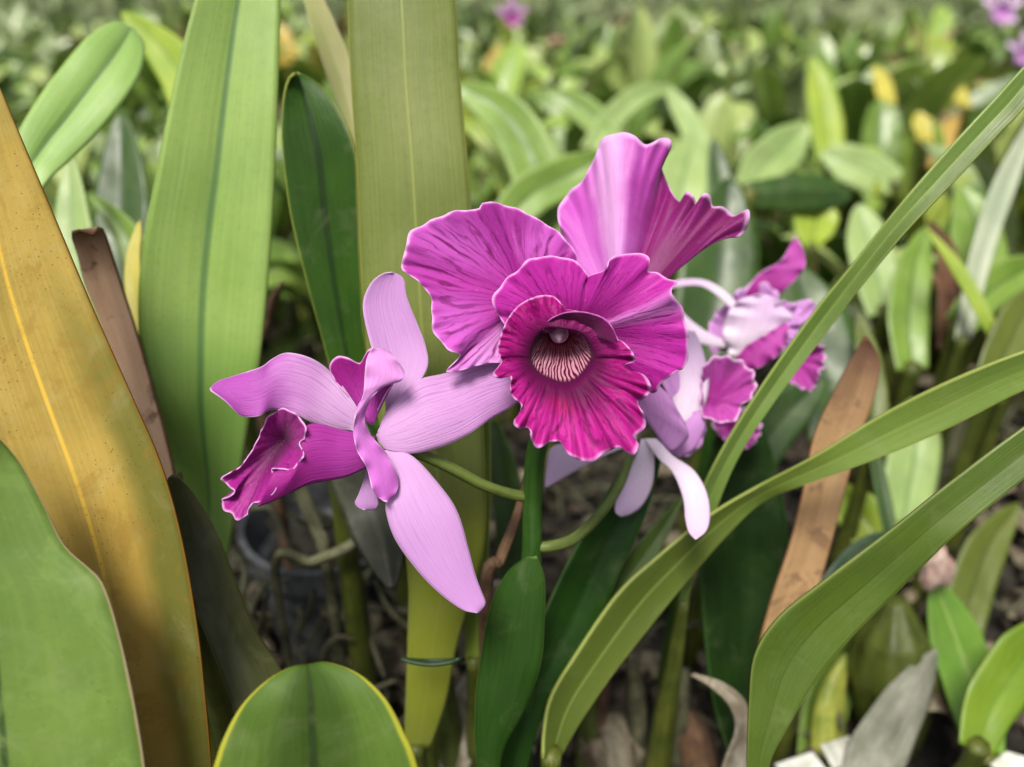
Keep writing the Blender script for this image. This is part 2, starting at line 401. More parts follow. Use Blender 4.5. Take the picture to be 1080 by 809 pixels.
# 9 brown dry leaf left
Ll_ = [(190, 700), (178, 600), (165, 520), (140, 440), (110, 350), (90, 300), (82, 270), (75, 247), (84, 243)]
Rr_ = [(205, 700), (198, 600), (190, 540), (180, 480), (150, 370), (128, 300), (116, 262), (107, 240), (98, 248)]
m = leafmat('dry_brown', 'dcb898', 'c8a07c', edge='6a4630', edgew=.06, vein=24, trans=.25, rough=.7, k=.9, tipc=('5c3c30', .95, .25), blotch=('64443a', 70, .58, .7))
leaf('dry brown leaf with dark torn top leaning behind the ochre leaf', ribbon(D(Ll_, [.36, .34, .31]), D(Rr_, [.36, .34, .31]), fold=.14, wob=.10, seed=4.), m)
# 10 dark olive leaf left bottom
Ll_ = [(270, 840), (250, 760), (225, 690), (205, 640), (188, 580), (178, 530), (176, 508), (182, 500)]
Rr_ = [(330, 840), (308, 760), (298, 710), (270, 665), (248, 610), (228, 560), (208, 525), (188, 502)]
m = leafmat('dark_olive', '474e26', '3c4622', edge='6a6a38', edgew=.05, vein=20, trans=.1, rough=.5, k=.55)
leaf('dull dark olive leaf curving down beside the ochre leaf towards the bottom', ribbon(D(Ll_, [.29, .30, .30]), D(Rr_, [.30, .31, .30]), fold=-.06), m)
m = leafmat('brown_tip', '8a7040', '6c5a34', vein=14, k=.55, rough=.7)
leaf('small curled brown stub above the dull olive leaf', strap([(196, 620, .312), (188, 560, .31), (184, 520, .308), (190, 498, .306)], [16, 20, 18, 12], fold=.25), m)

# right-hand blades
m = leafmat('blade_bright', '86a44c', '7c9c48', edge='a8b860', edgew=.10, vein=26, trans=.2, k=.6, rough=.42, mid='95b05c', midw=.05, patch=[('5c7030', .5, .9, .18, .34, .8)])
Ll_ = [(572, 800), (573, 770), (580, 735), (604, 694), (650, 627), (694, 586), (745, 545), (800, 512), (860, 480), (930, 437), (1000, 402), (1080, 370), (1180, 340), (1260, 324), (1330, 322)]
Rr_ = [(590, 800), (602, 778), (618, 752), (650, 706), (690, 655), (725, 612), (765, 566), (805, 529), (850, 511), (920, 486), (1000, 452), (1080, 412), (1180, 372), (1260, 344), (1332, 325)]
leaf('long arching bright green blade sweeping from the bottom centre to the right edge', ribbon(D(Ll_, [.325, .335, .345, .30, .265]), D(Rr_, [.335, .345, .35, .305, .27]), fold=.10, nv=110, sharp=1.4), m)
m = leafmat('blade_deep', '5c7832', '4f6c2c', edge='7c8c44', edgew=.05, vein=30, trans=.15, k=.6, rough=.45, mid='4a6628', midw=.03)
Ll_ = [(790, 850), (788, 800), (790, 740), (796, 690), (822, 650), (872, 610), (940, 558), (1000, 510), (1080, 450), (1180, 384), (1260, 340), (1330, 312)]
Rr_ = [(812, 850), (812, 805), (832, 765), (862, 715), (900, 670), (950, 620), (980, 590), (1012, 560), (1080, 505), (1180, 426), (1260, 362), (1332, 315)]
leaf('wide deep green blade rising from the bottom to the right edge below the bright blade', ribbon(D(Ll_, [.30, .29, .27, .26]), D(Rr_, [.30, .29, .27, .26]), fold=.10, nv=90), m)
m = leafmat('blade_grass', '7f9f50', '6f9044', edge='a8c068', edgew=.08, mid='a8c068', midw=.05, vein=14, trans=.2, k=.6, patch=[('5a7438', .85, .4, .8, .5, .7)])
Ll_ = [(715, 640), (722, 580), (735, 525), (750, 490), (788, 425), (850, 335), (900, 273), (950, 210), (1000, 152), (1045, 103), (1080, 65), (1140, 10)]
Rr_ = [(725, 640), (738, 590), (757, 540), (782, 482), (820, 424), (880, 345), (915, 298), (955, 250), (1008, 195), (1052, 148), (1085, 112), (1142, 20)]
Ll_, Rr_ = [(a[0] * .9 + b[0] * .1, a[1] * .9 + b[1] * .1) for a, b in zip(Ll_, Rr_)], [(a[0] * .1 + b[0] * .9, a[1] * .1 + b[1] * .9) for a, b in zip(Ll_, Rr_)]
leaf('narrow grassy blade running diagonally up to the upper right corner', ribbon(D(Ll_, [.37, .335, .30, .29]), D(Rr_, [.37, .335, .30, .29]), fold=.22, nv=90), m)
m = leafmat('dry_orange', 'c09a6c', 'a8845c', edge='8a5c38', edgew=.06, vein=26, trans=.15, rough=.6, k=.62, tipc=('8c6450', .82, .35), blotch=('74503c', 70, .52, .6))
Ll_ = [(790, 760), (797, 695), (812, 635), (832, 575), (846, 520), (858, 460), (880, 412), (896, 382), (908, 362), (912, 355)]
Rr_ = [(815, 760), (832, 700), (856, 640), (872, 590), (888, 530), (904, 470), (920, 425), (928, 385), (922, 366), (914, 355)]
leaf('dry orange brown leaf standing behind the bright arching blade', ribbon(D(Ll_, [.38, .37, .36]), D(Rr_, [.38, .37, .36]), fold=.08, wob=.05), m)

# centre bottom dark leaves
m = leafmat('dark_b', '2c5420', '1e421a', edge='58803c', edgew=.05, vein=24, trans=.1, rough=.45, k=.55, spec=.15)
leaf('deep green leaf slanting from the bottom centre up under the front flower', ribbon(D([(520, 830), (535, 760), (552, 700), (572, 650), (600, 590), (640, 520), (668, 478), (690, 450)], [.32, .335, .35]), D([(550, 830), (575, 745), (605, 705), (630, 660), (655, 600), (678, 550), (696, 490), (696, 452)], [.33, .345, .35]), fold=.12), m)
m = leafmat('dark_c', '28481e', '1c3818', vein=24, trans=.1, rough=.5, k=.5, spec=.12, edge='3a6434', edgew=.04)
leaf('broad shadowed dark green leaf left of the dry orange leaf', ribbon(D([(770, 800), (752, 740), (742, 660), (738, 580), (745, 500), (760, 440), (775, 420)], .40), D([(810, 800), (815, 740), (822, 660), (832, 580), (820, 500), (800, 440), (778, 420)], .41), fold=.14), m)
m = leafmat('edge_strip', '5f7c3c', '4e6a34', vein=16, trans=.15, k=.58)
leaf('thin green strap lying under the lower end of the bright arching blade', strap([(500, 840), (540, 780), (590, 720), (640, 640), (690, 570), (722, 520)], [14, 22, 26, 30, 26, 14], [.36, .37], fold=.15), m)

# ------------------------------------------------------------------ the flowering plant
def Z1(x, y, d=None): return (400 + x / 2.13, 120 + y / 2.13) + ((d,) if d else ())
def Z2(x, y, d=None): return (200 + x / 2.074, 270 + y / 2.074) + ((d,) if d else ())
def Z3(x, y, d=None): return (500 + x / 3.112, 240 + y / 3.112) + ((d,) if d else ())
def Z4(x, y, d=None): return (560 + x / 2.247, 240 + y / 2.247) + ((d,) if d else ())
def zz(f, pts): return [f(*p) for p in pts]

foot = P(545, 800, .33); foot = Vector((foot.x, foot.y + .01, -.01))
plant = empty('orchid_plant', foot)
tag(plant, 'flowering orchid plant whose dark stem carries the sharp magenta front flower and pale left flower', 'orchid')
STEM = plainmat('stem_green', '3f6a2c', '2f5826', 30, .45, trans=.05, long=10, k=.6)
PED = plainmat('pedicel_green', '6f8240', '5a6c38', 60, .5, trans=.08, long=8, k=.65)
link('stem', *tube3([foot, P(552, 700, .325), P(560, 600, .305), P(562, 525, .297), P(567, 470, .288), P(592, 425, .284)], [.006, .005, .0038, .0036, .0036, .003], n=60), STEM, plant)
link('pedicel', *tube3([P(*Z2(400, 415), .272), P(*Z2(490, 430), .277), P(*Z2(560, 458), .283), P(*Z2(640, 500), .29), P(*Z2(700, 520), .295), P(560, 525, .298)], [.0016, .0019, .0021, .0020, .0021], n=40), PED, plant)
link('pedicel', *tube3([P(668, 470, .335), P(655, 508, .325), P(635, 540, .315), P(605, 568, .306), P(575, 577, .302), P(561, 574, .303)], [.0017, .0019, .0020, .0022, .0022], n=40), PED, plant)
m = leafmat('sheath_leaf', '30561e', '264a1a', vein=20, edge='5c7c3c', edgew=.05, trans=.1, rough=.5, k=.55, spec=.15)
link('leaf', *ribbon(D([(515, 870), (503, 800), (502, 740), (508, 690), (518, 640), (535, 605), (556, 588)], [.30, .305, .30]), D([(530, 870), (528, 800), (552, 750), (570, 700), (574, 650), (574, 610), (566, 586)], [.305, .30, .297]), bow=-.16, nv=60), m, plant, .0012)

LIPD = '8e0f6c'
m_lip = None
def lipmat(name):
    s = N(name); k = .8; u, v = s.uv(); e, _ = s.uv('edge'); ob = s.obj()
    # v: 0 deep throat .. .5 mouth .. 1 rim; u around, .5 = lowest point of the rim
    deep = sc('580440', k); mag = sc('9c0872', k); pink = sc('cc2c9e', k); vein = sc('58063f', k); pale = sc('cc90a6', k); red = sc('9c2040', k)
    nn = s.noise(ob, 60, 3)
    vv = s.math('ADD', v, s.math('MULTIPLY', s.math('SUBTRACT', nn, .5), .3))
    col = s.mix(s.ramp(vv, .52, .85), deep, mag)
    bot = s.ramp(s.math('ABSOLUTE', s.math('SUBTRACT', u, .5)), .0, .22, 1, 0)
    col = s.mix(s.math('MULTIPLY', s.ramp(vv, .62, 1.0), s.math('MULTIPLY', bot, .8)), col, pink)
    col = s.mix(s.math('MULTIPLY', s.ramp(s.math('ABSOLUTE', s.math('SUBTRACT', v, .66)), 0, .12, 1, 0), s.math('MULTIPLY', s.ramp(s.math('ABSOLUTE', s.math('SUBTRACT', u, .5)), .0, .07, 1, 0), .3)), col, sc('c0104a', k))
    def vn(F, sv, w, dist, z):
        q = s.noise(s.comb(s.math('MULTIPLY', u, F * .3), s.math('MULTIPLY', v, sv), z), 1, 3, dist)
        q2 = s.noise(s.comb(s.math('MULTIPLY', u, F * .8), s.math('MULTIPLY', v, sv * 2), z + 5), 1, 2, dist)
        ph = s.math('ADD', s.math('MULTIPLY', u, round(F * .8)), s.math('MULTIPLY', q, 2.4))
        return s.math('MULTIPLY', s.ramp(s.math('SINE', s.math('MULTIPLY', ph, 6.2832)), .4, .98), s.ramp(q2, .35, .6, .2, 1))
    mv = s.math('MAXIMUM', vn(38, 3, .05, .5, 1.), s.math('MULTIPLY', vn(80, 6, .05, .7, 4.), .6))
    mv = s.math('MULTIPLY', s.math('MULTIPLY', mv, s.ramp(v, .5, .62)), s.ramp(e, .02, .1))
    col = s.mix(s.math('MULTIPLY', mv, .7), col, vein)
    # pale striped throat floor
    uw = s.math('ADD', s.math('SUBTRACT', u, .47), s.math('MULTIPLY', s.math('SUBTRACT', nn, .5), .12))
    fl = s.math('MULTIPLY', s.ramp(s.math('ADD', v, s.math('MULTIPLY', s.math('SUBTRACT', nn, .5), .08)), .40, .455, 1, 0), s.ramp(s.math('ABSOLUTE', uw), .26, .36, 1, 0))
    n2 = s.noise(s.comb(s.math('MULTIPLY', u, 9), s.math('MULTIPLY', v, 5), 2.), 1, 2, .6)
    st = s.math('SINE', s.math('ADD', s.math('MULTIPLY', u, 6.2832 * 44), s.math('MULTIPLY', s.math('SUBTRACT', n2, .5), 16.)))
    stc = s.mix(s.ramp(st, -.35, .5), pale, sc('5a0c30', k))
    stc = s.mix(s.ramp(v, .02, .26, .7, 0), stc, red)
    col = s.mix(s.ramp(v, .44, .5, .9, 0), col, sc('4a0434', k))
    col = s.mix(fl, col, stc)
    ew = s.math('ADD', e, s.math('MULTIPLY', s.math('SUBTRACT', s.noise(ob, 200, 3), .5), .03))
    col = s.mix(s.ramp(ew, .0, .03, .9, 0), col, sc('eaa0e2', k))
    long = s.noise(s.comb(s.math('MULTIPLY', u, 50), s.math('MULTIPLY', v, 5), 3.), 1, 3, .4)
    h = s.math('ADD', s.math('MULTIPLY', s.noise(ob, 900, 2), .2), s.math('SUBTRACT', long, s.math('MULTIPLY', mv, .8)))
    return s.finish(col, .55, .22, bump=h, bs=.4, bd=.0006, spec=.15, sheen=.03)
LIP = lipmat('lip_magenta')

def flower(parent, label, center, r=.0035):
    c = P(*center)
    # the flower part: ovary / column heart, everything else hangs on it
    back = c + toward(c) * .004
    o = link('flower', *tube3([c, c.lerp(back, .5), back], [r * .5, r, r * .6], n=8, seg=12), PED, parent)
    if label: o['label'] = label
    return o

F1 = flower(plant, 'sharp magenta front flower facing the viewer with striped throat', (590, 352, .292))
# ---- lip of the front flower
rim = zz(Z3, [(300, 270), (345, 276), (385, 282), (430, 300), (455, 330), (462, 362), (495, 380), (520, 410), (527, 440), (490, 452), (508, 470), (555, 484), (580, 518), (571, 550), (537, 575), (556, 610), (562, 655), (526, 690), (541, 715), (520, 750), (480, 722), (430, 740), (390, 768), (350, 764), (310, 745), (285, 706), (250, 705), (210, 724), (190, 700), (180, 660), (146, 660), (130, 640), (150, 610), (155, 580), (130, 560), (118, 530), (120, 487), (82, 494), (62, 480), (90, 440), (78, 400), (88, 350), (110, 300), (140, 262), (180, 235), (230, 222), (270, 232), (300, 270)])
rimd = [.2655, .263, .260, .2575, .2555, .254, .252, .251, .251, .252, .254, .2565, .259, .261, .261, .2655]
def lip_main():
    nt = 420; ring = []
    R0 = cr(D(rim, rimd), nt)
    RS = [tuple(sum(R0[(i + k) % (nt - 1)][q] for k in range(-22, 23)) / 45 for q in range(3)) for i in range(nt)]
    # start the seam at the top: index 0 = top
    mouth_c, back_c = (284 / 3.112 + 500, 425 / 3.112 + 240), (279 / 3.112 + 500, 352 / 3.112 + 240)
    V, UV = [], []
    # find which parameter is the lowest point so stripes centre there
    cum = [0]
    for a, b in zip(R0, R0[1:]): cum.append(cum[-1] + math.dist(a[:2], b[:2]))
    ang = [math.atan2(p[0] - mouth_c[0], p[1] - mouth_c[1]) for p in R0]
    levels = 54
    for j in range(levels):
        v = j / (levels - 1)
        for i in range(nt):
            x, y, d = R0[i]
            a = math.atan2(y - mouth_c[1], x - mouth_c[0])
            # mouth ellipse and its depth
            mr = 1 + .10 * nz(math.cos(a) * 1.3, math.sin(a) * 1.3, 4.) + .03 * math.sin(a * 5)
            mx, my = mouth_c[0] + 34 * mr * math.cos(a), mouth_c[1] + 33 * mr * math.sin(a)
            if a > 0: my = mouth_c[1] + 31 * mr * math.sin(a)
            md = .2640 + .0015 * math.cos(2 * a)
            bx, by = back_c[0] + 13 * math.cos(a), back_c[1] + 12 * math.sin(a) - 2
            bd = .2830
            if v >= .5:
                s = (v - .5) * 2; bl = s ** 2.5
                x, y, d = (RS[i][q] + (R0[i][q] - RS[i][q]) * bl for q in range(3))
                px = mx + (x - mx) * s; py = my + (y - my) * s
                g = s ** .75 if a > 0 else s ** .6
                dd = md + (d - md) * g
                # ruffles grow to the rim
                A = .0027 * s ** 2.4
                dd += A * (math.sin(a * 13 + 2 * nz(a * 2, 1.)) * .6 + nz(a * 9, 5.)) +         .0016 * s ** 5 * math.sin(a * 41 + 3 * nz(a * 5))
                # radial pleats
                lo = .25 + .75 * max(0, math.sin(a))
                dd += lo * .0007 * math.sin(s * 3.14) * math.sin(a * 17 + nz(a * 3) * 3) + (lo * .0008 * math.sin(s * 3.14) * nz(a * 14, 9.) if s > 0 else 0)
                # second low relief: rolled rim bends back slightly
                dd += .0025 * max(0, s - .8) / .2 * .5
            else:
                s = v * 2
                h = s ** 1.0
                px = bx + (mx - bx) * h; py = by + (my - by) * h
                dd = bd + (md - bd) * s ** 1.3
                dd += .0004 * math.sin(a * 30) * (1 - s) * s * 2
            V.append(P(px, py, dd))
            UV.append(((math.atan2(-(x - mouth_c[0]), y - mouth_c[1]) / 6.2832 + .5) , v, 1 - v))
    # u: .5 at the bottom
    F = [(j * nt + i, j * nt + i + 1, (j + 1) * nt + i + 1, (j + 1) * nt + i) for j in range(levels - 1) for i in range(nt - 1)]
    F.append(tuple(range(nt - 1)))
    return V, F, UV
lp = link('lip', *lip_main(), LIP, F1, .0005)
link('lip_lobe', *ribbon(D(zz(Z3, [(226, 335), (240, 310), (262, 293), (300, 279), (345, 276), (388, 283), (430, 301), (456, 332), (474, 372)]), [.2635, .2615, .2595, .2570, .2545]), D(zz(Z3, [(236, 345), (262, 335), (285, 318), (315, 318), (350, 330), (385, 345), (420, 365), (472, 376)]), [.2645, .266, .2665, .2655, .2550]), bow=-.05, nu=13, nv=60, ruf=.0003, rfreq=6), petmat('lip_fold', '52063e', '6a0a52', 'c060b4', '38022a', vf=4, vst=.3, vs=30, k=.8, edgew=.05, trans=.15), F1, .0004)
COLM = plainmat('column_mauve', 'ecd0e4', 'c878a4', 200, .4, trans=.15, k=.8)
cc0 = P(*Z3(279, 345), .288)
link('column', *tube3([P(*Z3(279, 330), .287), P(*Z3(279, 340), .279), P(*Z3(278, 352), .2725), P(*Z3(278, 364), .2700), P(*Z3(278, 372), .2710)], [.0024, .0030, .0036, .0032, .0010], seg=20, n=30), COLM, F1)

# ---- left petal
mp = petmat('petal_left', 'b030a0', 'c858c2', 'f0c0ee', '74085f', vf=30, vst=.95, vs=.8, k=.8, crest=[('9a1088', .70, .14, .8), ('dc98dc', .08, .14, .7), ('b02098', .42, .12, .6), ('a81c94', .92, .1, .5)])
out = zz(Z1, [(330, 560, .274), (250, 560, .272), (190, 575, .27), (150, 580, .269), (180, 545, .269), (155, 530, .268), (122, 490, .268), (118, 450, .268), (113, 408, .267), (85, 375, .266), (48, 345, .265), (58, 310, .265), (70, 265, .267), (112, 242, .269), (170, 218, .271), (222, 214, .273), (234, 199, .274), (290, 206, .276), (345, 230, .277), (400, 264, .278), (435, 305, .278), (445, 340, .278), (430, 420, .277)])
link('petal', *fan(Z1(335, 420) + (.277,), out, bow=.002, ruf=.0010, rfreq=11, seed=2., edgej=.012, fine=.8, crease=[(.72, .05, .004), (.45, .06, .002), (.25, .04, -.002)]), mp, F1, .0004)
# ---- upper and right ruffled petal
mp = petmat('petal_upper', '820868', 'bc28a4', 'f0b4ee', '7c0a64', vf=44, vst=.8, vs=1.3, k=.8, crest=[('e28ae0', .70, .05, .75), ('ad1690', .90, .1, .6), ('b81c9c', .25, .2, .4)], edgew=.03)  # narrow pink crest: a highlight on the raised fold, painted as pigment
out = zz(Z3, [(120, 340, .269), (90, 300, .268), (62, 255, .267), (68, 212, .266), (105, 170, .266), (145, 135, .266), (185, 105, .266), (240, 94, .267), (305, 99, .267), (345, 120, .267), (372, 156, .268), (352, 172, .268), (388, 152, .266), (432, 140, .265), (446, 104, .264), (482, 90, .264), (540, 83, .264), (577, 104, .264), (573, 140, .265), (603, 149, .265), (640, 168, .264), (664, 180, .263), (648, 207, .264), (680, 258, .266), (698, 330, .268), (703, 400, .269), (696, 460, .270), (650, 476, .271), (612, 520, .272), (588, 542, .273), (520, 540, .274)])
link('petal', *fan(Z3(330, 350) + (.2745,), out, bow=-.0012, ruf=.0013, rfreq=9, seed=5., edgej=.018, nt=260, crease=[(.70, .03, -.002), (.80, .05, .0015), (.40, .03, .002)]), mp, F1, .0004)
# ---- upright rear petal
mp = petmat('petal_rear', 'cc70cc', 'c04cb8', 'f0bcf0', '901c88', vf=26, vst=.16, vs=.7, k=.8, crest=[('ecb8ec', .31, .09, .8), ('cf74cc', .08, .2, .6), ('900e78', .52, .14, 1.0), ('740858', .66, .34, 1.0), ('740858', .9, .34, 1.0)], edgew=.03)  # pale crest band: highlight along the fold put into the colour
out = zz(Z1, [(470, 420, .292), (430, 330, .297), (400, 225, .302), (425, 180, .303), (455, 150, .302), (480, 108, .301), (500, 60, .300), (540, 41, .299), (572, 52, .297), (600, 68, .294), (635, 56, .293), (655, 58, .294), (655, 78, .294), (634, 105, .296), (640, 140, .297), (655, 172, .297), (676, 198, .296), (690, 176, .292), (706, 181, .290), (714, 198, .292), (727, 181, .290), (742, 185, .291), (750, 207, .293), (770, 209, .292), (797, 229, .293), (829, 216, .292), (826, 258, .293), (800, 278, .294), (784, 256, .293), (760, 243, .294), (736, 249, .295), (718, 264, .296), (690, 288, .297), (650, 328, .298), (615, 356, .298), (580, 400, .297)])
link('petal', *fan(Z1(535, 470) + (.288,), out, bow=-.001, ruf=.0018, rfreq=10, seed=8., nt=300, edgej=.008, fine=.5, rpow=7, bl=7, ns=40, crease=[(.34, .06, -.006), (.2, .08, .003), (.50, .06, .004)]), mp, F1, .0004)

# ---- left flower
F2 = flower(plant, 'pale lilac left flower seen from the side with dark magenta lip', (402, 474, .272))
SEP = petmat('sepal_lilac', 'dcaae2', 'cf98d8', 'efd2f2', 'bc7cc8', vf=20, vst=.4, vs=.7, k=.74, edgew=.02, trans=.3)
SEPR = petmat('sepal_streaked', 'dda8e0', 'd092d6', 'efd0f0', 'a860b4', vf=24, vst=.5, vs=.9, k=.74, edgew=.03, trans=.3)
SEPL = petmat('sepal_tipped', 'e2b8e6', 'b850b8', 'f0cdf2', 'a850b0', vf=20, vst=.5, vs=.9, k=.75, edgew=.06, trans=.3)
DARK = petmat('lip_dark', 'b03ca4', 'a01c88', 'f0aeea', '700a5c', vf=22, vst=.5, vs=2, k=.8, edgew=.032, trans=.25)
DARKI = petmat('lip_inside', '520442', '9c1a84', 'f0b2ee', '5c064a', vf=24, vst=.6, vs=2, k=.8, edgew=.032, trans=.2)
CURL = petmat('petal_curl', 'd894d8', 'cc6ccc', 'f2c8f2', 'b454b4', vf=12, vst=.3, vs=1, k=.82, edgew=.1, trans=.28)
link('sepal', *ribbon(D(zz(Z2, [(428, 420), (428, 360), (426, 290), (402, 215), (381, 130), (382, 90), (400, 55), (425, 38), (445, 36)]), [.277, .282, .285]), D(zz(Z2, [(445, 420), (460, 345), (498, 285), (521, 240), (516, 195), (495, 140), (475, 90), (468, 50), (447, 37)]), [.277, .284, .287]), bow=.10, nv=60), SEP, F2, .0004)
link('petal', *ribbon(D(zz(Z2, [(400, 400), (372, 340), (320, 266), (270, 226), (215, 212), (180, 226), (155, 243), (100, 262), (62, 275), (44, 291)]), [.272, .268, .262, .258]), D(zz(Z2, [(395, 420), (362, 385), (320, 381), (270, 366), (230, 345), (180, 336), (150, 351), (112, 349), (78, 318), (46, 294)]), [.272, .266, .258, .256]), bow=-.08, ruf=.0013, rfreq=3.5, rpow=2, nv=80, seed=1.), SEPL, F2, .0004)
link('petal', *ribbon(D(zz(Z2, [(412, 385), (428, 345), (458, 310), (500, 272), (555, 258), (620, 240), (690, 230), (770, 245)]), [.272, .276, .280, .282]), D(zz(Z2, [(408, 392), (425, 422), (480, 432), (540, 421), (600, 396), (660, 356), (715, 322), (775, 260)]), [.272, .272, .276, .280]), bow=-.10, nv=70, ruf=.0005, rfreq=3), SEPR, F2, .0004)
link('sepal', *ribbon(D(zz(Z2, [(412, 425), (422, 470), (430, 520), (430, 560), (450, 620), (500, 690), (550, 740), (598, 774), (628, 781)]), [.272, .268, .266, .264]), D(zz(Z2, [(440, 425), (490, 440), (560, 518), (590, 570), (610, 640), (626, 700), (640, 738), (647, 760), (634, 779)]), [.272, .270, .268, .266]), bow=-.10, nv=70), SEP, F2, .0004)
link('sepal', *ribbon(D(zz(Z2, [(392, 440), (382, 485), (370, 520), (362, 540), (372, 552), (384, 555)]), .274), D(zz(Z2, [(408, 440), (405, 500), (410, 525), (413, 545), (404, 554), (386, 555)]), .276), bow=-.1, nv=40), SEP, F2, .0004)
# curled petal: dark inner face and pale twisted outer band
link('petal', *merge(
    ribbon(D(zz(Z2, [(400, 200), (386, 232), (380, 300), (366, 335), (358, 378), (366, 425), (388, 465), (400, 512), (418, 532), (432, 538)]), [.262, .261, .262, .263]), D(zz(Z2, [(430, 203), (460, 236), (468, 268), (418, 290), (386, 335), (388, 380), (428, 430), (456, 485), (452, 516), (436, 536)]), [.264, .263, .266, .266]), bow=-.10, ruf=.0010, rfreq=7, rpow=2, nv=110)), CURL, F2, .0004)
link('petal', *fan(Z2(400, 370) + (.270,), zz(Z2, [(362, 345, .270), (345, 305, .269), (318, 272, .268), (306, 240, .267), (322, 220, .266), (345, 222, .266), (372, 234, .267), (385, 214, .265), (395, 203, .263), (432, 204, .264), (450, 230, .265), (455, 262, .266), (430, 300, .268), (410, 340, .270)]), bow=.002, ruf=.0007, rfreq=5, nt=90), DARK, F2, .0004)
# lip: side tube and open ruffled mouth
body = ribbon(D(zz(Z2, [(405, 395), (365, 388), (320, 377), (285, 368), (255, 372), (248, 400), (242, 440), (225, 466), (184, 468)]), [.270, .266, .262, .259, .2575, .2575]),
              D(zz(Z2, [(405, 455), (382, 465), (345, 482), (300, 492), (270, 497), (240, 508), (212, 522), (185, 535), (150, 548)]), [.270, .266, .262, .2595, .2585]), bow=-.16, nv=60)
TUBE = petmat('lip_outer', 'b03ca4', 'a01c88', 'a01c88', '700a5c', vf=22, vst=.4, vs=1, k=.8, edgew=.02, trans=.25)
mouthr = zz(Z2, [(252, 400, .2575), (254, 375, .2575), (238, 350, .258), (205, 334, .261), (172, 352, .263), (158, 378, .264), (142, 415, .265), (112, 460, .264), (88, 474, .263), (68, 490, .263), (96, 512, .262), (92, 524, .2615), (70, 534, .262), (78, 556, .262), (104, 576, .260), (124, 570, .259), (134, 546, .259), (172, 528, .2575), (192, 502, .2565), (180, 466, .257), (222, 468, .2565), (250, 436, .257), (240, 410, .2575), (252, 400, .2575)])
mouth = fan(Z2(208, 402) + (.2715,), mouthr, ns=30, nt=240, bow=.0015, ruf=.0014, rfreq=11, seed=3., edgej=.03, rpow=4)
l2 = link('lip', *mouth, DARKI, F2, .0004)
link('lip_tube', *body, TUBE, F2, .0004)

# ---- rear flower B on the same stem
F3 = flower(plant, 'out of focus lilac flower half hidden below the front flower', (690, 458, .336))
BP = petmat('rear_pink', 'dca0e2', 'd496da', 'f0d4f4', 'a85ab4', vf=12, vst=.3, vs=1, k=.8, trans=.3)
BW = petmat('rear_white', 'f2e2f4', 'e6c8ec', 'f6e8f8', 'c8a0d0', vf=10, vst=.2, vs=1, k=.82, trans=.3)
BM = petmat('rear_magenta', '9c2088', 'c050b0', 'f0c0ee', '800e68', vf=20, vst=.5, vs=2, k=.8, trans=.25, edgew=.08)
def rb(a, b, da, db, mt, par, nm='sepal', **k):
    return link(nm, *ribbon(D(zz(Z4, a), da), D(zz(Z4, b), db), nv=44, nu=13, **k), mt, par, .0004)
rb([(290, 480), (262, 440), (240, 400), (236, 360), (262, 335)], [(305, 500), (335, 530), (368, 505), (372, 478), (330, 400), (300, 340)][:5], [.335, .325], [.335, .326], BP, F3, 'petal', bow=-.1, ruf=.0008, rfreq=3)
rb([(268, 500), (300, 545), (335, 580), (360, 640), (366, 690), (374, 722), (388, 738)], [(300, 500), (335, 540), (385, 575), (415, 625), (424, 680), (416, 718), (392, 739)], [.335, .305], [.335, .305], BW, F3, bow=-.14)
rb([(262, 500), (240, 560), (213, 615), (200, 655), (200, 675), (212, 684)], [(290, 510), (292, 570), (286, 615), (266, 655), (240, 677), (214, 685)], .335, .337, BW, F3, bow=-.12)
rb([(250, 490), (180, 505), (110, 508), (50, 520), (38, 560), (34, 612)], [(250, 510), (200, 530), (150, 552), (100, 580), (60, 603), (36, 616)], .34, .34, BW, F3, bow=-.08)
rb([(330, 500), (336, 420), (335, 350), (345, 290), (365, 248), (385, 246)], [(350, 500), (395, 450), (418, 400), (420, 345), (405, 285), (388, 247)], [.34, .345], [.34, .345], BW, F3, bow=-.12)
rb([(300, 500), (335, 538), (380, 530), (405, 490), (416, 452)], [(300, 480), (330, 470), (360, 455), (395, 440), (414, 446)], .34, .34, BP, F3, 'petal', bow=-.1)
link('lip', *fan(Z4(425, 410) + (.345,), D(zz(Z4, [(405, 445), (402, 400), (408, 330), (440, 305), (490, 312), (530, 350), (528, 400), (500, 420), (490, 455), (450, 462), (405, 448)]), .338), ns=18, nt=110, bow=.003, ruf=.0022, rfreq=7, edgej=.06), BM, F3, .0004)

link('petal', *fan(Z4(350, 440) + (.345,), D(zz(Z4, [(300, 350), (330, 330), (370, 340), (392, 380), (398, 430), (415, 470), (400, 520), (360, 545), (330, 530)]), .342), ns=16, nt=90, bow=-.003, ruf=.002, rfreq=5, edgej=.03), BP, F3, .0004)
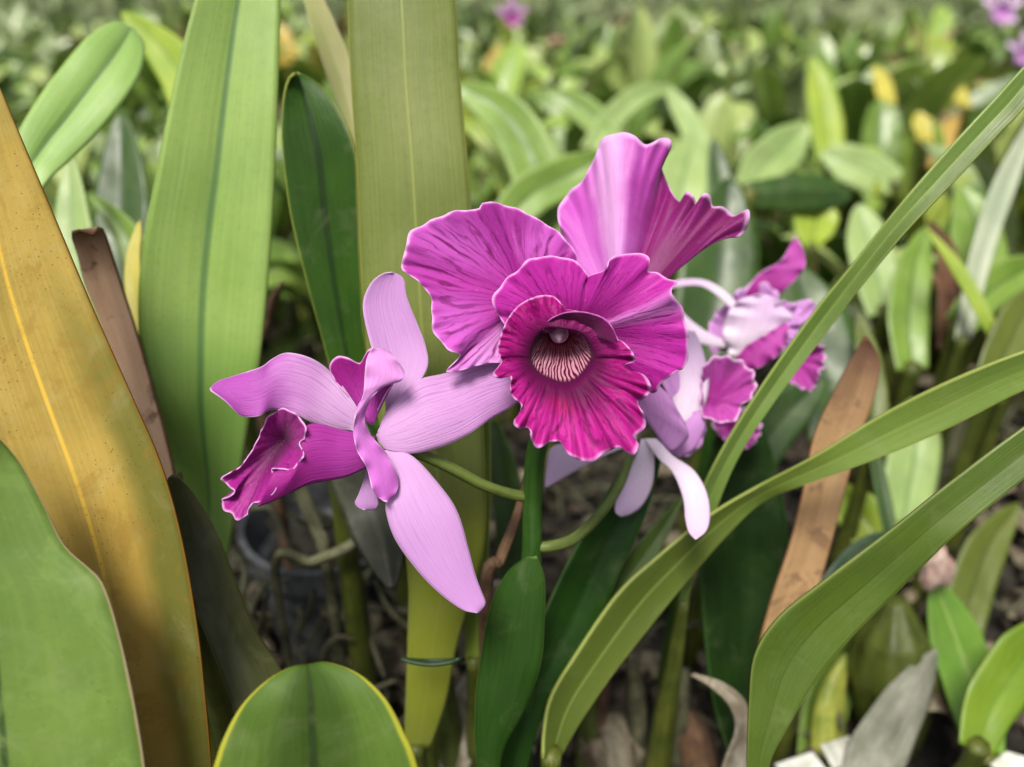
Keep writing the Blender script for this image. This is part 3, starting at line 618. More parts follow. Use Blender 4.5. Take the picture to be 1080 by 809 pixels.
# ---- second flowering plant farther back
foot2 = P(720, 560, .46); foot2 = Vector((foot2.x, foot2.y, -.01))
plant2 = empty('orchid_plant', foot2); tag(plant2, 'blurred orchid plant with a lilac and magenta flower right of the front flower', 'orchid')
link('stem', *tube3([foot2, P(745, 480, .45), P(765, 420, .425), P(762, 375, .41)], [.006, .004, .003, .002], n=30), STEM, plant2)
F4 = flower(plant2, None, (765, 365, .405))
rb([(480, 195), (440, 160), (400, 138), (350, 140), (325, 146)], [(490, 180), (450, 143), (405, 123), (350, 124), (325, 138)], .40, .40, BW, F4)
rb([(470, 270), (430, 255), (385, 225), (350, 190), (335, 160)], [(460, 285), (420, 280), (375, 262), (340, 215), (328, 165)], [.40, .39], [.40, .39], BW, F4, bow=-.1)
rb([(470, 300), (455, 250), (466, 205), (495, 172), (540, 158)], [(520, 310), (575, 285), (618, 240), (612, 190), (560, 160)], [.40, .39], [.40, .392], BW, F4, 'petal', bow=-.10, ruf=.0018, rfreq=4, rpow=2)
rb([(500, 190), (510, 150), (540, 110), (590, 80), (615, 40), (622, 22)], [(560, 200), (590, 160), (630, 120), (650, 90), (645, 50), (628, 24)], .41, .41, BM, F4, 'petal', ruf=.0015, rfreq=4, rpow=2)
rb([(480, 318), (510, 280), (560, 250), (604, 222)], [(490, 345), (545, 330), (592, 295), (614, 235)], .389, .386, BM, F4, 'lip_tube', bow=-.12, ruf=.0025, rfreq=5, rpow=2)
link('lip', *fan(Z4(620, 310) + (.40,), D(zz(Z4, [(590, 330), (600, 290), (640, 275), (690, 280), (695, 320), (680, 360), (665, 388), (620, 370), (605, 350), (590, 330)]), .39), ns=14, nt=110, bow=.003, ruf=.0032, rfreq=8, edgej=.09), BM, F4, .0004)
link('petal', *fan(Z4(600, 240) + (.40,), D(zz(Z4, [(590, 220), (605, 190), (635, 175), (665, 172), (675, 195), (650, 225), (620, 250), (600, 250)]), .395), ns=10, nt=50, ruf=.0018, rfreq=4), BP, F4, .0004)
link('petal', *fan(Z4(520, 270) + (.412,), D(zz(Z4, [(430, 300), (420, 240), (450, 190), (490, 150), (540, 130), (580, 150), (600, 200)]), .408), ns=14, nt=80, bow=.003, ruf=.0025, rfreq=5, edgej=.04), BP, F4, .0004)
link('petal', *fan(Z4(540, 240) + (.40,), D(zz(Z4, [(560, 300), (600, 290), (632, 250), (640, 205), (620, 180), (596, 175), (570, 185)]), .393), ns=14, nt=80, ruf=.003, rfreq=5, edgej=.05), BP, F4, .0004)
link('lip', *fan(Z4(480, 480) + (.40,), D(zz(Z4, [(430, 470), (440, 450), (480, 440), (520, 430), (545, 470), (530, 510), (495, 526), (455, 500), (430, 470)]), .39), ns=14, nt=110, bow=.003, ruf=.0032, rfreq=8, edgej=.09), BM, F4, .0004)
# ------------------------------------------------------------------ middle distance, each leaf where it grows
def LM(n, c, c2, **k):
    a = dict(vein=16, trans=.2, k=.62, rough=.4); a.update(k); return leafmat(n, c, c2, **a)
M_LIME = LM('lime_leaf', 'a9c24a', '8fb03c', mid='6c8c34', midw=.05)
M_MIDG = LM('mid_leaf', '88ac4c', '749840', mid='47703a', midw=.06, edge='9cb868', edgew=.06)
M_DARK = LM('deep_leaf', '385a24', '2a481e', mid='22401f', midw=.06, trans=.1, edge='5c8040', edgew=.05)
M_PALE = LM('pale_leaf', 'adc884', '98b874', mid='7ba060', midw=.06)
M_YEL = LM('yellow_leaf', 'd8cc5c', 'c0b84c')
M_OLV = LM('olive_mid', '6c7c34', '58682e', mid='485828', midw=.06)
M_WHT = LM('whitish_leaf', 'c8d4c0', 'aebfa8', mid='90a890', midw=.1)
M_BRN = LM('brown_leaf', '8a6248', '684634', rough=.75, blotch=('4a3026', 60, .5, .6))
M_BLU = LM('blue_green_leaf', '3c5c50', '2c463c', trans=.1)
M_ORG = LM('orange_leaf', 'd0b058', 'b89050')
mids = [
 ('bright yellow green leaf arching behind the rounded pale leaf', [(212,190),(204,120),(180,62),(128,12)], [40,46,44,24], [.52,.56], M_LIME, .1),
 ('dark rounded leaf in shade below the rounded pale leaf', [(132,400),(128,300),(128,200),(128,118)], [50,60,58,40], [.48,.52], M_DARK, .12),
 ('light green leaf standing just right of the ochre leaf top', [(120,420),(95,330),(78,250),(74,160)], [34,42,42,26], [.42,.44], M_PALE, .14),
 ('mid green leaf tip bending right beside the shaded rounded leaf', [(165,400),(160,320),(135,250),(96,205)], [26,34,32,18], [.45,.47], M_MIDG, .15),
 ('slender yellow leaf edge left of the broad light leaf', [(152,420),(145,340),(140,280),(148,232)], [14,18,18,12], [.36,.37], M_YEL, .1),
 ('big arching green leaf right of the olive leaf near the top', [(585,270),(570,190),(535,125),(478,88)], [50,58,52,34], [.62,.66], M_MIDG, .14),
 ('small lime leaf curling below the big arching green leaf', [(540,210),(522,160),(500,135),(478,130)], [22,26,22,14], [.7,.72], M_LIME, .1),
 ('pointed fresh green leaf lying behind the rear petal to its left', [(520,250),(560,205),(600,185),(652,158)], [36,46,44,20], [.6,.62], M_MIDG, .15),
 ('mid green leaf slanting left above the pointed fresh green leaf', [(650,175),(635,135),(610,112),(575,95)], [26,32,30,16], [.85,.88], M_MIDG, .12),
 ('pale arching leaf above the rear petal', [(620,160),(650,120),(680,98),(712,95)], [20,26,24,14], [.85,.9], M_PALE, .14),
 ('pale leaf leaning left above the ruffled petal edge', [(742,190),(735,150),(722,120),(700,88)], [26,28,24,14], [.85,.9], M_PALE, .12),
 ('broad dark green leaf right of the rear petal', [(745,420),(752,340),(760,260),(770,186)], [60,84,84,50], [.56,.6], M_DARK, .1),
 ('pale rounded leaf just above the ruffled petal tip', [(715,230),(720,190),(728,165),(735,140)], [54,60,52,30], [.8,.84], M_PALE, .1),
 ('upright dark leaf standing between two pale leaves above the ruffled tip', [(765,260),(762,220),(758,180),(752,145)], [22,30,26,14], [.7,.72], M_DARK, .12),
 ('rounded pale leaf with a dark channel near the upper right centre', [(790,200),(805,175),(825,158),(852,130)], [34,46,46,28], [.8,.85], M_PALE, .2),
 ('dark hollow leaf lying nearly flat right of the ruffled tip', [(790,205),(825,204),(860,203),(898,208)], [26,38,38,24], [.68,.7], M_DARK, -.1),
 ('bright lime leaf curled into a small cup at the right of centre', [(856,262),(857,250),(860,234),(862,212)], [14,40,50,48], [.68,.7], M_LIME, .22),
 ('glossy very pale leaf lying across the bed at the upper right', [(945,195),(920,182),(895,172),(866,160)], [34,44,42,28], [.85,.9], M_PALE, .1),
 ('tall yellow green leaf standing at the upper right centre', [(876,170),(872,130),(866,95),(856,60)], [30,36,32,18], [1.0,1.05], M_LIME, .12),
 ('upright green leaf with a pale rim behind the grassy blade', [(935,330),(925,290),(915,250),(905,215)], [40,50,48,30], [.62,.66], M_PALE, .1),
 ('upright mid green leaf beside the brown withered leaf at right', [(962,390),(958,330),(965,280),(978,238)], [34,44,40,22], [.56,.6], M_MIDG, .13),
 ('large soft green leaf with a light rim near the right edge', [(1035,330),(1035,280),(1028,235),(1012,195)], [50,60,54,32], [.6,.64], M_MIDG, .09),
 ('brown withered leaf hanging in the bed at the right', [(1002,370),(1004,320),(1000,270),(980,232)], [26,30,24,14], [.58,.6], M_BRN, .25),
 ('slim yellow green strap leaning right in front of the withered leaf', [(1068,395),(1040,335),(1008,280),(976,240)], [12,15,15,9], [.52,.54], M_LIME, .1),
 ('whitish narrow leaf at the right edge of the photo', [(1015,360),(1035,270),(1058,200),(1092,120)], [18,24,26,16], [.55,.58], M_WHT, .1),
 ('green leaf lying across the bed under the whitish leaf', [(1010,345),(1040,310),(1070,290),(1110,275)], [34,42,40,26], [.56,.58], M_MIDG, .14),
 ('olive leaf under the crossing green leaf at the right edge', [(1040,420),(1060,370),(1080,330),(1110,300)], [36,44,44,30], [.5,.52], M_OLV, .1),
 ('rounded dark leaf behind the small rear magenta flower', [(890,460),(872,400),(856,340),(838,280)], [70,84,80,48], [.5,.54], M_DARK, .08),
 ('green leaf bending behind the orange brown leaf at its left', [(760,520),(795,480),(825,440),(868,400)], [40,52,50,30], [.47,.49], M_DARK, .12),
 ('pale green rounded leaf seen between the two arching blades', [(950,560),(958,515),(965,470),(962,420)], [44,58,56,40], [.52,.55], M_PALE, .07),
 ('lime folded leaf tucked right of the orange brown leaf', [(945,600),(925,565),(905,540),(880,510)], [44,54,48,30], [.5,.52], M_LIME, .2),
 ('blue green shaded leaf under the wide deep green blade', [(850,690),(880,630),(915,585),(958,560)], [34,44,40,22], [.42,.44], M_BLU, .1),
 ('thin dark green leaf edge rising between orange brown leaf and pale leaf', [(945,590),(935,540),(925,490),(915,430)], [12,16,14,8], [.46,.48], M_DARK, .12),
 ('green leaf with a pinkish white bract at its tip in the lower right', [(1040,800),(1030,740),(1010,680),(985,612)], [40,58,56,36], [.44,.46], LM('fresh_leaf', '7fae44', '6c9c3c', mid='a4c46c', midw=.05), .14),
 ('bright green leaf at the right edge near the bottom', [(1030,790),(1045,745),(1075,700),(1120,650)], [40,62,66,44], [.40,.42], LM('edge_leaf', '88a830', '769a2c', mid='6c9430', midw=.04, trans=.25), .1),
 ('mid green leaf crossing below the blue green shaded leaf', [(860,800),(870,750),(885,705),(905,660)], [40,50,46,24], [.48,.5], M_MIDG, .1),
 ('green leaf with soft outline under the wide deep green blade at right', [(1010,700),(1020,640),(1040,580),(1075,530)], [40,50,46,26], [.5,.53], M_OLV, .12),
 ('lime leaf behind the orange brown leaf above the bright arching blade', [(918,480),(922,430),(916,380),(905,330)], [26,32,28,16], [.48,.5], M_OLV, .1),
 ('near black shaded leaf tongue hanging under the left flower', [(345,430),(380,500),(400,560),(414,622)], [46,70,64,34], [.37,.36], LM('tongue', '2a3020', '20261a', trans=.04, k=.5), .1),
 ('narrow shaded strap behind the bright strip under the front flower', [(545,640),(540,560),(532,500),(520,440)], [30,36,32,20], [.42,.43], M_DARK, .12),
 ('small yellow leaf highest of the yellow patch at the upper right', [(940,112),(934,98),(930,84),(922,70)], [12,20,18,10], [1.15,1.2], M_YEL, .1),
 ('small yellow leaf lowest left of the yellow patch at the upper right', [(975,152),(980,140),(972,130),(968,118)], [22,26,22,14], [1.1,1.12], M_YEL, .1),
 ('orange yellow leaf leaning right in the yellow patch', [(985,180),(995,155),(1000,138),(1012,120)], [16,22,20,12], [1.05,1.08], M_ORG, .1),
 ('yellow leaf beside the grassy blade at the far right', [(1020,116),(1012,100),(1004,86),(994,76)], [12,18,18,10], [1.15,1.2], M_YEL, .1),
 ('orange withered leaf far back right of the olive leaf', [(515,92),(520,74),(526,60),(534,44)], [14,22,18,10], [1.7,1.75], M_ORG, .1),
]
for k, (lb, C, W, d, mt, fo) in enumerate(mids):
    leaf(lb, strap(D(C, d), W, fold=fo, sharp=.8, nv=34, nu=11, tip=.35, wob=.05, seed=k * 1.7), mt, thick=.0012)
# shallow bract on the green leaf (own small thing: a spent flower lying on the tip)
def crumple(px, py, d, r, seed, sq=(1, 1, 1)):
    import bmesh
    bm = bmesh.new(); bmesh.ops.create_icosphere(bm, subdivisions=3, radius=1)
    c = P(px, py, d); V = []
    for v in bm.verts:
        q = v.co; f = 1 + .45 * nz(q.x * 1.6 + seed, q.y * 1.6, q.z * 1.6) + .2 * nz(q.x * 5, q.y * 5 + seed, q.z * 5)
        V.append(c + Vector((q.x * sq[0], q.y * sq[1], q.z * sq[2])) * r * f)
    F = [tuple(v.index for v in f.verts) for f in bm.faces]; bm.free()
    return V, F, None
WB = plainmat('spent_petal', 'ead2c4', 'c49a8c', 120, .7, trans=.3, k=.75)
tag(link('spent_flower', *crumple(988, 602, .445, .0105, 1., (.85, .5, 1.25)), WB), 'crumpled pinkish white spent flower resting on a green leaf tip at lower right', 'spent flower')

# ribbed fat pseudobulb and dry sheaths, lower right
FB = plainmat('fat_bulb', '5d6c30', '4a5a28', 60, .45, trans=.04, long=14, k=.6)
a, b, c = P(935, 800, .50), P(940, 715, .475), P(945, 632, .462)
a0 = Vector((a.x, a.y, -.01))
bb = empty('pseudobulb', a0); tag(bb, 'fat ribbed olive green pseudobulb standing at the lower right', 'pseudobulb')
link('bulb', *tube3([a0, a, b, c], [.012, .020, .0255, .020, .006], seg=40, rib=.05, nrib=9, n=40), FB, bb)
GS = plainmat('papery_sheath', 'acac9c', '8c8e7c', 60, .8, trans=.2, k=.68, long=40)
link('sheath', *strap([(900, 850), (928, 790), (955, 740), (988, 684)], [50, 66, 50, 14], [.44, .45], fold=-.18, wob=.15, seed=3., tip=.2), GS, bb, .0006)
YS = plainmat('yellow_shoot', 'c4cc64', '93a848', 60, .45, trans=.15, k=.62, long=12)
leaf('yellow green young shoot standing left of the fat ribbed pseudobulb', strap([(880, 850), (874, 790), (876, 740), (892, 690)], [26, 40, 32, 12], [.47, .48], bow=-.3), YS)
BR = plainmat('papery_bract', 'cfc8b4', '988a74', 80, .75, trans=.25, k=.68, long=24)
leaf('curled cream papery bract at the bottom between the two long blades', ribbon(D([(752, 840), (765, 800), (776, 770), (770, 745), (750, 725), (728, 712)], [.37, .38]), D([(795, 840), (795, 800), (792, 765), (785, 738), (762, 720), (732, 711)], [.375, .38]), bow=.2, wob=.1), BR, cat='bract')
leaf('pale papery bract standing among stems under the bright arching blade', ribbon(D([(640, 860), (640, 800), (632, 770), (625, 740)], [.44, .45]), D([(672, 860), (668, 800), (655, 770), (630, 738)], [.44, .45]), bow=-.2, wob=.1), SHEATH, cat='bract')

# white plastic tag pieces
TG = plainmat('white_plastic', 'dcdcd4', 'a8a898', 60, .35, k=.85, bumps=.1)
def slab(c4, d, t, mat, name):
    f = [P(x, y, dd) for (x, y), dd in zip(c4, d)]
    n = (f[1] - f[0]).cross(f[3] - f[0]).normalized() * t
    V = [p for p in f] + [p + n for p in f]
    F = [(0, 1, 2, 3), (7, 6, 5, 4), (0, 4, 5, 1), (1, 5, 6, 2), (2, 6, 7, 3), (3, 7, 4, 0)]
    o = link(name, V, F, None, mat, None, smooth=False)
    m = o.modifiers.new('bevel', 'BEVEL'); m.width = .0004; m.segments = 2
    return o
tag(slab([(866, 786), (897, 776), (906, 800), (880, 812)], [.44, .45, .45, .44], .0016, TG, 'plant_tag'), 'small square white plastic plant tag at the bottom edge', 'plant tag', 'white plastic plant tags')
tag(slab([(818, 806), (858, 793), (872, 812), (840, 840)], [.43, .44, .44, .43], .0016, TG, 'plant_tag'), 'wider white plastic plant tag left of the small square one', 'plant tag', 'white plastic plant tags')
tag(slab([(1045, 806), (1062, 792), (1088, 800), (1080, 830)], [.43, .44, .44, .43], .0016, TG, 'plant_tag'), 'white plastic plant tag in the lower right corner', 'plant tag', 'white plastic plant tags')

# stems, stubs and roots low between the leaves
STB = plainmat('grey_stem', '7c7c5c', '4c4c38', 70, .8, trans=0, k=.6, long=16)
STG = plainmat('green_stem', '6c7c40', '4c5a2c', 60, .6, k=.6, long=14)
TW = plainmat('twig_brown', '8c6c50', '5c4434', 60, .8, k=.6, long=14)
stubs = [
 ('brown leaning twig just left of the dark stem', [(512, 640, .33), (528, 590, .325), (545, 545, .32), (556, 500, .318)], [.003, .0025, .002, .0012], TW, 'twig'),
 ('small brown twig showing between broad light leaf and dark leaf', [(272, 400, .45), (278, 350, .44), (288, 318, .43), (298, 298, .42)], [.004, .0035, .0025, .001], TW, 'twig'),
 ('pale greenish root reaching across the dark gap below the left flower', [(290, 606, .40), (330, 592, .40), (365, 578, .40), (385, 560, .41)], [.0022, .0024, .003, .0026], STB, 'root'),
 ('mossy slanting stem right under the dark magenta lip of the left flower', [(345, 600, .42), (335, 560, .42), (322, 530, .42), (310, 500, .43)], [.003, .0035, .004, .003], STB, 'stem'),
 ('leftmost grey stem low between the bright arching blade and the dark leaf', [(612, 850, .48), (622, 780, .46), (632, 720, .44), (640, 670, .43)], [.006, .0065, .006, .003], STG, 'stem'),
 ('second grey stem low under the bright arching blade', [(668, 850, .48), (672, 790, .46), (670, 730, .45), (664, 690, .44)], [.005, .006, .0055, .002], STB, 'stem'),
 ('knobbly grey stem standing left of the cream bract', [(700, 850, .48), (712, 790, .47), (718, 740, .46), (720, 705, .46)], [.006, .006, .005, .0045], STB, 'stem'),
 ('thick brownish stub beside the cream papery bract', [(735, 870, .50), (738, 820, .48), (730, 780, .47), (722, 750, .47)], [.012, .012, .011, .005], TW, 'stub'),
 ('pale bare stem rising right of the orange brown leaf behind the blades', [(985, 560, .75), (972, 470, .73), (962, 420, .72), (955, 385, .71)], [.007, .007, .006, .003], STB, 'stem'),
 ('grey stem seen in the gap at the right edge above the deep green blade', [(1000, 480, .7), (1010, 440, .69), (1004, 400, .68), (1000, 360, .68)], [.007, .007, .006, .003], STB, 'stem'),
 ('yellowish stem behind the olive leaf base', [(480, 830, .42), (470, 760, .40), (462, 700, .39), (470, 640, .385)], [.006, .007, .006, .003], STG, 'stem'),
 ('greenish thin stem in the shade below the curved pedicel', [(640, 690, .42), (632, 640, .41), (640, 600, .40), (655, 560, .40)], [.003, .003, .0026, .0015], TW, 'twig'),
]
for lb, pts, rad, mt, nm in stubs:
    w = [P(*p) for p in pts]; f = Vector((w[0].x, w[0].y + .005, -.01))
    o = link(nm, *tube3(([f] if w[0].z > .02 else []) + w, rad, rib=.08, nrib=5, n=36), mt); tag(o, lb, nm)
tag(link('dry_sheath_tuft', *merge(strap([(470, 850), (482, 790), (490, 740), (500, 700)], [22, 34, 30, 14], [.40, .41], wob=.3, seed=2., fold=.2), strap([(500, 700), (498, 660), (510, 630), (530, 612)], [28, 34, 26, 12], [.40, .39], wob=.3, seed=7., fold=-.2)), BR), 'ragged cream dry sheath left of the dark stem base', 'dry sheath')
TIE = plainmat('tie_green', '24402c', '1c3424', 50, .5, k=.7)
tq = [P(425 + i * 60 / 10, 696 + 5 * math.sin(i / 10 * 3.14) - (0 if i < 10 else 1), .318) for i in range(11)]
tag(link('plant_tie', *tube3(tq + [P(487, 696, .333), P(456, 697, .338), P(427, 696, .332), P(425, 696, .318)], [.0009, .0009], n=60, seg=10), TIE), 'thin dark green wire tie around the foot of the olive leaf', 'plant tie')

def pot(label, px, py, d, r, h, mat):
    c = P(px, py, d); top = c.z
    prof = [(r * .78, top - h), (r * .97, top - .02), (r * .97, top - .018), (r * 1.05, top - .018), (r * 1.05, top), (r * .98, top), (r * .92, top - .03), (r * .8, top - .032), (0.001, top - .03)]
    V, F = [], []; n = 48
    for (rr, z) in prof:
        for i in range(n): V.append(Vector((c.x + rr * math.cos(i / n * 6.28318), c.y + rr * math.sin(i / n * 6.28318), z)))
    for j in range(len(prof) - 1):
        for i in range(n): F.append((j * n + i, j * n + (i + 1) % n, (j + 1) * n + (i + 1) % n, (j + 1) * n + i))
    k1 = n * 6; rimF = [f for f in F if f[0] < k1 + n]; soil = [f for f in F if f[0] >= k1 + n]
    e = empty('plant_pot', (c.x, c.y, top - h)); tag(e, label, 'pot')
    link('wall', V, rimF, None, mat, e, smooth=False)
    link('soil', V, soil, None, gm, e)
BP_ = plainmat('grey_plastic', '5c5e62', '36383c', 60, .55, k=.7, bumps=.2)
KP_ = plainmat('black_plastic', '222226', '16161a', 30, .5, k=.8, bumps=.2)
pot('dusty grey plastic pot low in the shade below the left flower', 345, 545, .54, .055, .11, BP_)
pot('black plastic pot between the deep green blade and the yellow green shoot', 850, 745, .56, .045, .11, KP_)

# roots (stuff) and bark chips (stuff)
rnd = random.Random(3)
gs = []
for k in range(230):
    x, y = rnd.uniform(-.42, .5), rnd.uniform(.25, 1.0)
    z = rnd.uniform(0, .05); a = rnd.uniform(0, 6.28); L = rnd.uniform(.04, .12)
    p = [Vector((x, y, z))]
    for i in range(4):
        a += rnd.uniform(-.7, .7); p.append(p[-1] + Vector((math.cos(a) * L / 4, math.sin(a) * L / 4, rnd.uniform(-.012, .02))))
    gs.append(tube3(p, [.0012, .0016, .0014, .0008], seg=6, n=14, caps=False))
for k in range(120):
    q = P(rnd.uniform(230, 520), rnd.uniform(520, 760), rnd.uniform(.42, .60)); x, y, z = q.x, q.y, max(.0, q.z + rnd.uniform(-.02, .01))
    a = rnd.uniform(0, 6.28); L = rnd.uniform(.03, .09); p = [Vector((x, y, z))]
    for i in range(4):
        a += rnd.uniform(-.8, .8); p.append(p[-1] + Vector((math.cos(a) * L / 4, math.sin(a) * L / 6, rnd.uniform(-.03, .008))))
    t = rnd.uniform(.6, 1.5); gs.append(tube3(p, [.0009 * t, .0015 * t, .0014 * t, .0008 * t], seg=6, n=14, caps=False))
RTM = plainmat('root_skin', '6c6c58', '3c3e2c', 60, .85, k=.6)
tag(link('aerial_roots', *merge(*gs), RTM), 'tangled pale roots over the dark bark', 'roots', kind='stuff')
gs = []
for k in range(300):
    y = rnd.uniform(.3, 1.3); x = rnd.uniform(-1, 1) * (y * .7 + .12); L = rnd.uniform(.012, .045); W = L * rnd.uniform(.25, .6)
    M = Matrix.Translation((x, y, rnd.uniform(.004, .05))) @ Matrix.Rotation(rnd.uniform(0, 6.28), 4, 'Z') @ Matrix.Rotation(rnd.uniform(-1.4, .3), 4, 'X')
    g = ([], [], []); q = rnd.uniform(.6, 2.2)
    for j in range(7):
        for i in range(4):
            c = i / 1.5 - 1; wd = W * math.sin(.4 + 2.6 * j / 6)
            g[0].append(M @ Vector((math.sin(c * q) * wd / q, L * (j / 6), math.cos(c * q) * wd / q + .15 * L * nz(j * .6 + k, c))))
            g[2].append((i / 3, j / 6, 1))
    for j in range(6):
        for i in range(3): g[1].append((j * 4 + i, j * 4 + i + 1, j * 4 + i + 5, j * 4 + i + 4))
    gs.append(g)
tag(link('dry_scraps', *merge(*gs), plainmat('scrap_skin', 'a89c84', '544838', 60, .8, trans=.2, k=.65)), 'papery dry scraps scattered over the bark', 'dry litter', kind='stuff')
V, F = [], []
for k in range(5200):
    y = rnd.uniform(.2, 1.9); x = rnd.uniform(-1, 1) * (y * .75 + .2); s = rnd.uniform(.004, .013)
    o = len(V); z = rnd.uniform(-.006, .008)
    rm = Matrix.Rotation(rnd.uniform(0, 6.28), 3, 'Z') @ Matrix.Rotation(rnd.uniform(-.6, .6), 3, 'X')
    for q in ((-1, -1, -1), (1, -1, -1), (1, 1, -1), (-1, 1, -1), (-1, -1, 1), (1, -1, 1), (1, 1, 1), (-1, 1, 1)):
        V.append(Vector((x, y, z)) + rm @ Vector((q[0] * s * rnd.uniform(.6, 1), q[1] * s * .55 * rnd.uniform(.6, 1), q[2] * s * .3 * rnd.uniform(.6, 1))))
    for f in ((3, 2, 1, 0), (4, 5, 6, 7), (0, 1, 5, 4), (1, 2, 6, 5), (2, 3, 7, 6), (3, 0, 4, 7)): F.append(tuple(o + i for i in f))
tag(link('bark_chips', V, F, None, plainmat('bark_chip', '5c5044', '241f1a', 14, .9, k=.6), smooth=False), 'dark bark chips covering the ground', 'bark', kind='stuff')  # dark bark; colour also darkened in place of deeper ground shadow
# ------------------------------------------------------------------ the bed of orchid plants behind
def proto(L, W, arch, fold, tw, seed):
    nv, nu = 13, 5; V, UV = [], []
    pos = Vector((0, 0, 0)); ang = 0.0
    for j in range(nv):
        v = j / (nv - 1)
        wd = W * (.28 + .72 * math.sin(min(1, v * 1.15 + .12) * math.pi * .5)) * math.sqrt(max(.004, 1 - max(0, (v - .55) / .45) ** 2))
        ang = arch * v * v
        if j: pos = pos + Vector((0, math.sin(ang), math.cos(ang))) * L / (nv - 1)
        nrm = Vector((0, math.cos(ang), -math.sin(ang)))
        for i in range(nu):
            u = i / (nu - 1); c = 2 * u - 1
            q = tw * (v - .2)
            side = Vector((math.cos(q), math.sin(q) * nrm.y, math.sin(q) * nrm.z))
            V.append(pos + side * c * wd / 2 - nrm * (abs(c) * -fold + 0) * wd * -1 + nrm * .08 * wd * nz(v * 3 + seed, c, seed))
            UV.append((u, v, min(min(u, 1 - u) * 2, (1 - v) * 4)))
    F = [(j * nu + i, j * nu + i + 1, (j + 1) * nu + i + 1, (j + 1) * nu + i) for j in range(nv - 1) for i in range(nu - 1)]
    return V, F, UV
BM_ = [('light green', LM('bed_light', 'a8c860', '94b850', mid='6a9450', midw=.08, edge='b4d080', edgew=.08, rough=.33, spec=.6)),
       ('yellow green', LM('bed_yellow_green', 'a8bc4c', '90a63e', mid='758c36', midw=.08, edge='c0d068', edgew=.08, rough=.33, spec=.6)),
       ('mid green', LM('bed_mid', '7ca044', '6a8c3a', mid='436c34', midw=.08, edge='8cb060', edgew=.06, rough=.33, spec=.6)),
       ('deep green', LM('bed_deep', '52782c', '426428', mid='2c5026', midw=.08, edge='6c9048', edgew=.06, rough=.33, spec=.6)),
       ('grey green', LM('bed_grey', 'a4b884', '8ca470', mid='648458', midw=.08, rough=.33, spec=.6)),
       ('pale lime', LM('bed_pale', 'b8cc80', 'a2bc6c', mid='86a458', midw=.08, rough=.33, spec=.6))]
DEAD = [LM('bed_dead', '9c7458', '74503c', rough=.8), LM('bed_gold', 'dcc04c', 'b89c3c'), LM('bed_tan', 'c4a488', '947060', rough=.8)]
shapes = [(.15, .050, .7, .22, .1), (.13, .046, 1.1, .3, -.3), (.17, .044, .5, .2, .4), (.12, .054, 1.5, .25, .2), (.145, .04, .9, .35, -.6)]
ME = {}
def bmesh_leaf(si, mt):
    k = (si, mt.name)
    if k not in ME:
        o = link('leaf', *proto(*shapes[si], si * 3.1), mt); ME[k] = o.data
        bpy.data.objects.remove(o)
    return ME[k]
_b = link('pseudobulb', *tube3([Vector((0, 0, 0)), Vector((0, 0, .03)), Vector((0, 0, .07)), Vector((0, 0, .1))], [.004, .008, .0085, .004], seg=10, rib=.07, n=10), BULB)
BULBME = _b.data; bpy.data.objects.remove(_b)
rnd = random.Random(11)
def bed_plant(x, y, label, group, look, nl, dead, scale=1.0):
    e = empty('orchid_plant', (x, y, 0)); tag(e, label, 'orchid', group)
    e.rotation_euler.z = rnd.uniform(0, 6.28); e.scale = (scale,) * 3
    for k in range(nl):
        a = 6.28 * k / nl + rnd.uniform(-.4, .4); r = rnd.uniform(.01, .055); h = rnd.uniform(.55, 1.15)
        base = Vector((math.cos(a) * r, math.sin(a) * r, 0))
        lean = rnd.uniform(.05, .5)
        b = bpy.data.objects.new('pseudobulb', BULBME); COL.objects.link(b); b.parent = e
        M = Matrix.Translation(base) @ Matrix.Rotation(a - math.pi / 2, 4, 'Z') @ Matrix.Rotation(-lean, 4, 'X')
        b.matrix_local = M @ Matrix.Diagonal((1, 1, h, 1))
        mt = BM_[look][1]
        q = rnd.random()
        if dead and k == 0: mt = DEAD[dead - 1]
        elif q < .25: mt = BM_[rnd.choice([0, 2, 3, 5])][1]
        for z in range(2 if rnd.random() < .35 else 1):
            l = bpy.data.objects.new('leaf', bmesh_leaf(rnd.randrange(5), mt)); COL.objects.link(l); l.parent = e
            sc_ = rnd.uniform(.75, 1.2)
            l.matrix_local = M @ Matrix.Translation((0, 0, .098 * h)) @ Matrix.Rotation(z * 3.1 + rnd.uniform(-.5, .5), 4, 'Z') @ Matrix.Rotation(-rnd.uniform(-.05, .5), 4, 'X') @ Matrix.Diagonal((sc_, sc_, sc_, 1))
cnt = 0; y = .78
while y < 4.3:
    sp = .165 + .03 * y
    half = y * .70 + .12
    x = -half + rnd.uniform(0, sp)
    while x < half:
        px, py = x + rnd.uniform(-.3, .3) * sp, y + rnd.uniform(-.3, .3) * sp
        look = rnd.choices(range(6), [4, 3, 4, 3, 3, 3])[0]
        if py > 2.2: look = rnd.choices(range(6), [3, 1, 2, 2, 5, 3])[0]  # more grey green far back: distance haze put into the leaf colours
        dead = rnd.choices([0, 1, 2, 3], [7, 1, .6, 1])[0]
        band = 'nearest' if py < 1.15 else 'middle distance' if py < 2.1 else 'farthest'
        q = px / py
        side = 'at far left' if q < -.38 else 'left of the olive leaf' if q < -.12 else 'behind the front flower' if q < .16 else 'right of the rear petal' if q < .40 else 'at far right'
        dn = ['', ' with a brown leaf', ' with a golden leaf', ' with a tan leaf'][dead]
        lb = f'{band} {BM_[look][0]} orchid clump{dn} {side}'
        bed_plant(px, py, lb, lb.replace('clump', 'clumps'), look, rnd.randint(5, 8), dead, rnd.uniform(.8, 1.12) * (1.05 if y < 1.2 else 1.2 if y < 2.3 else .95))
        cnt += 1
        x += sp
    y += sp * .9
print('bed plants', cnt)
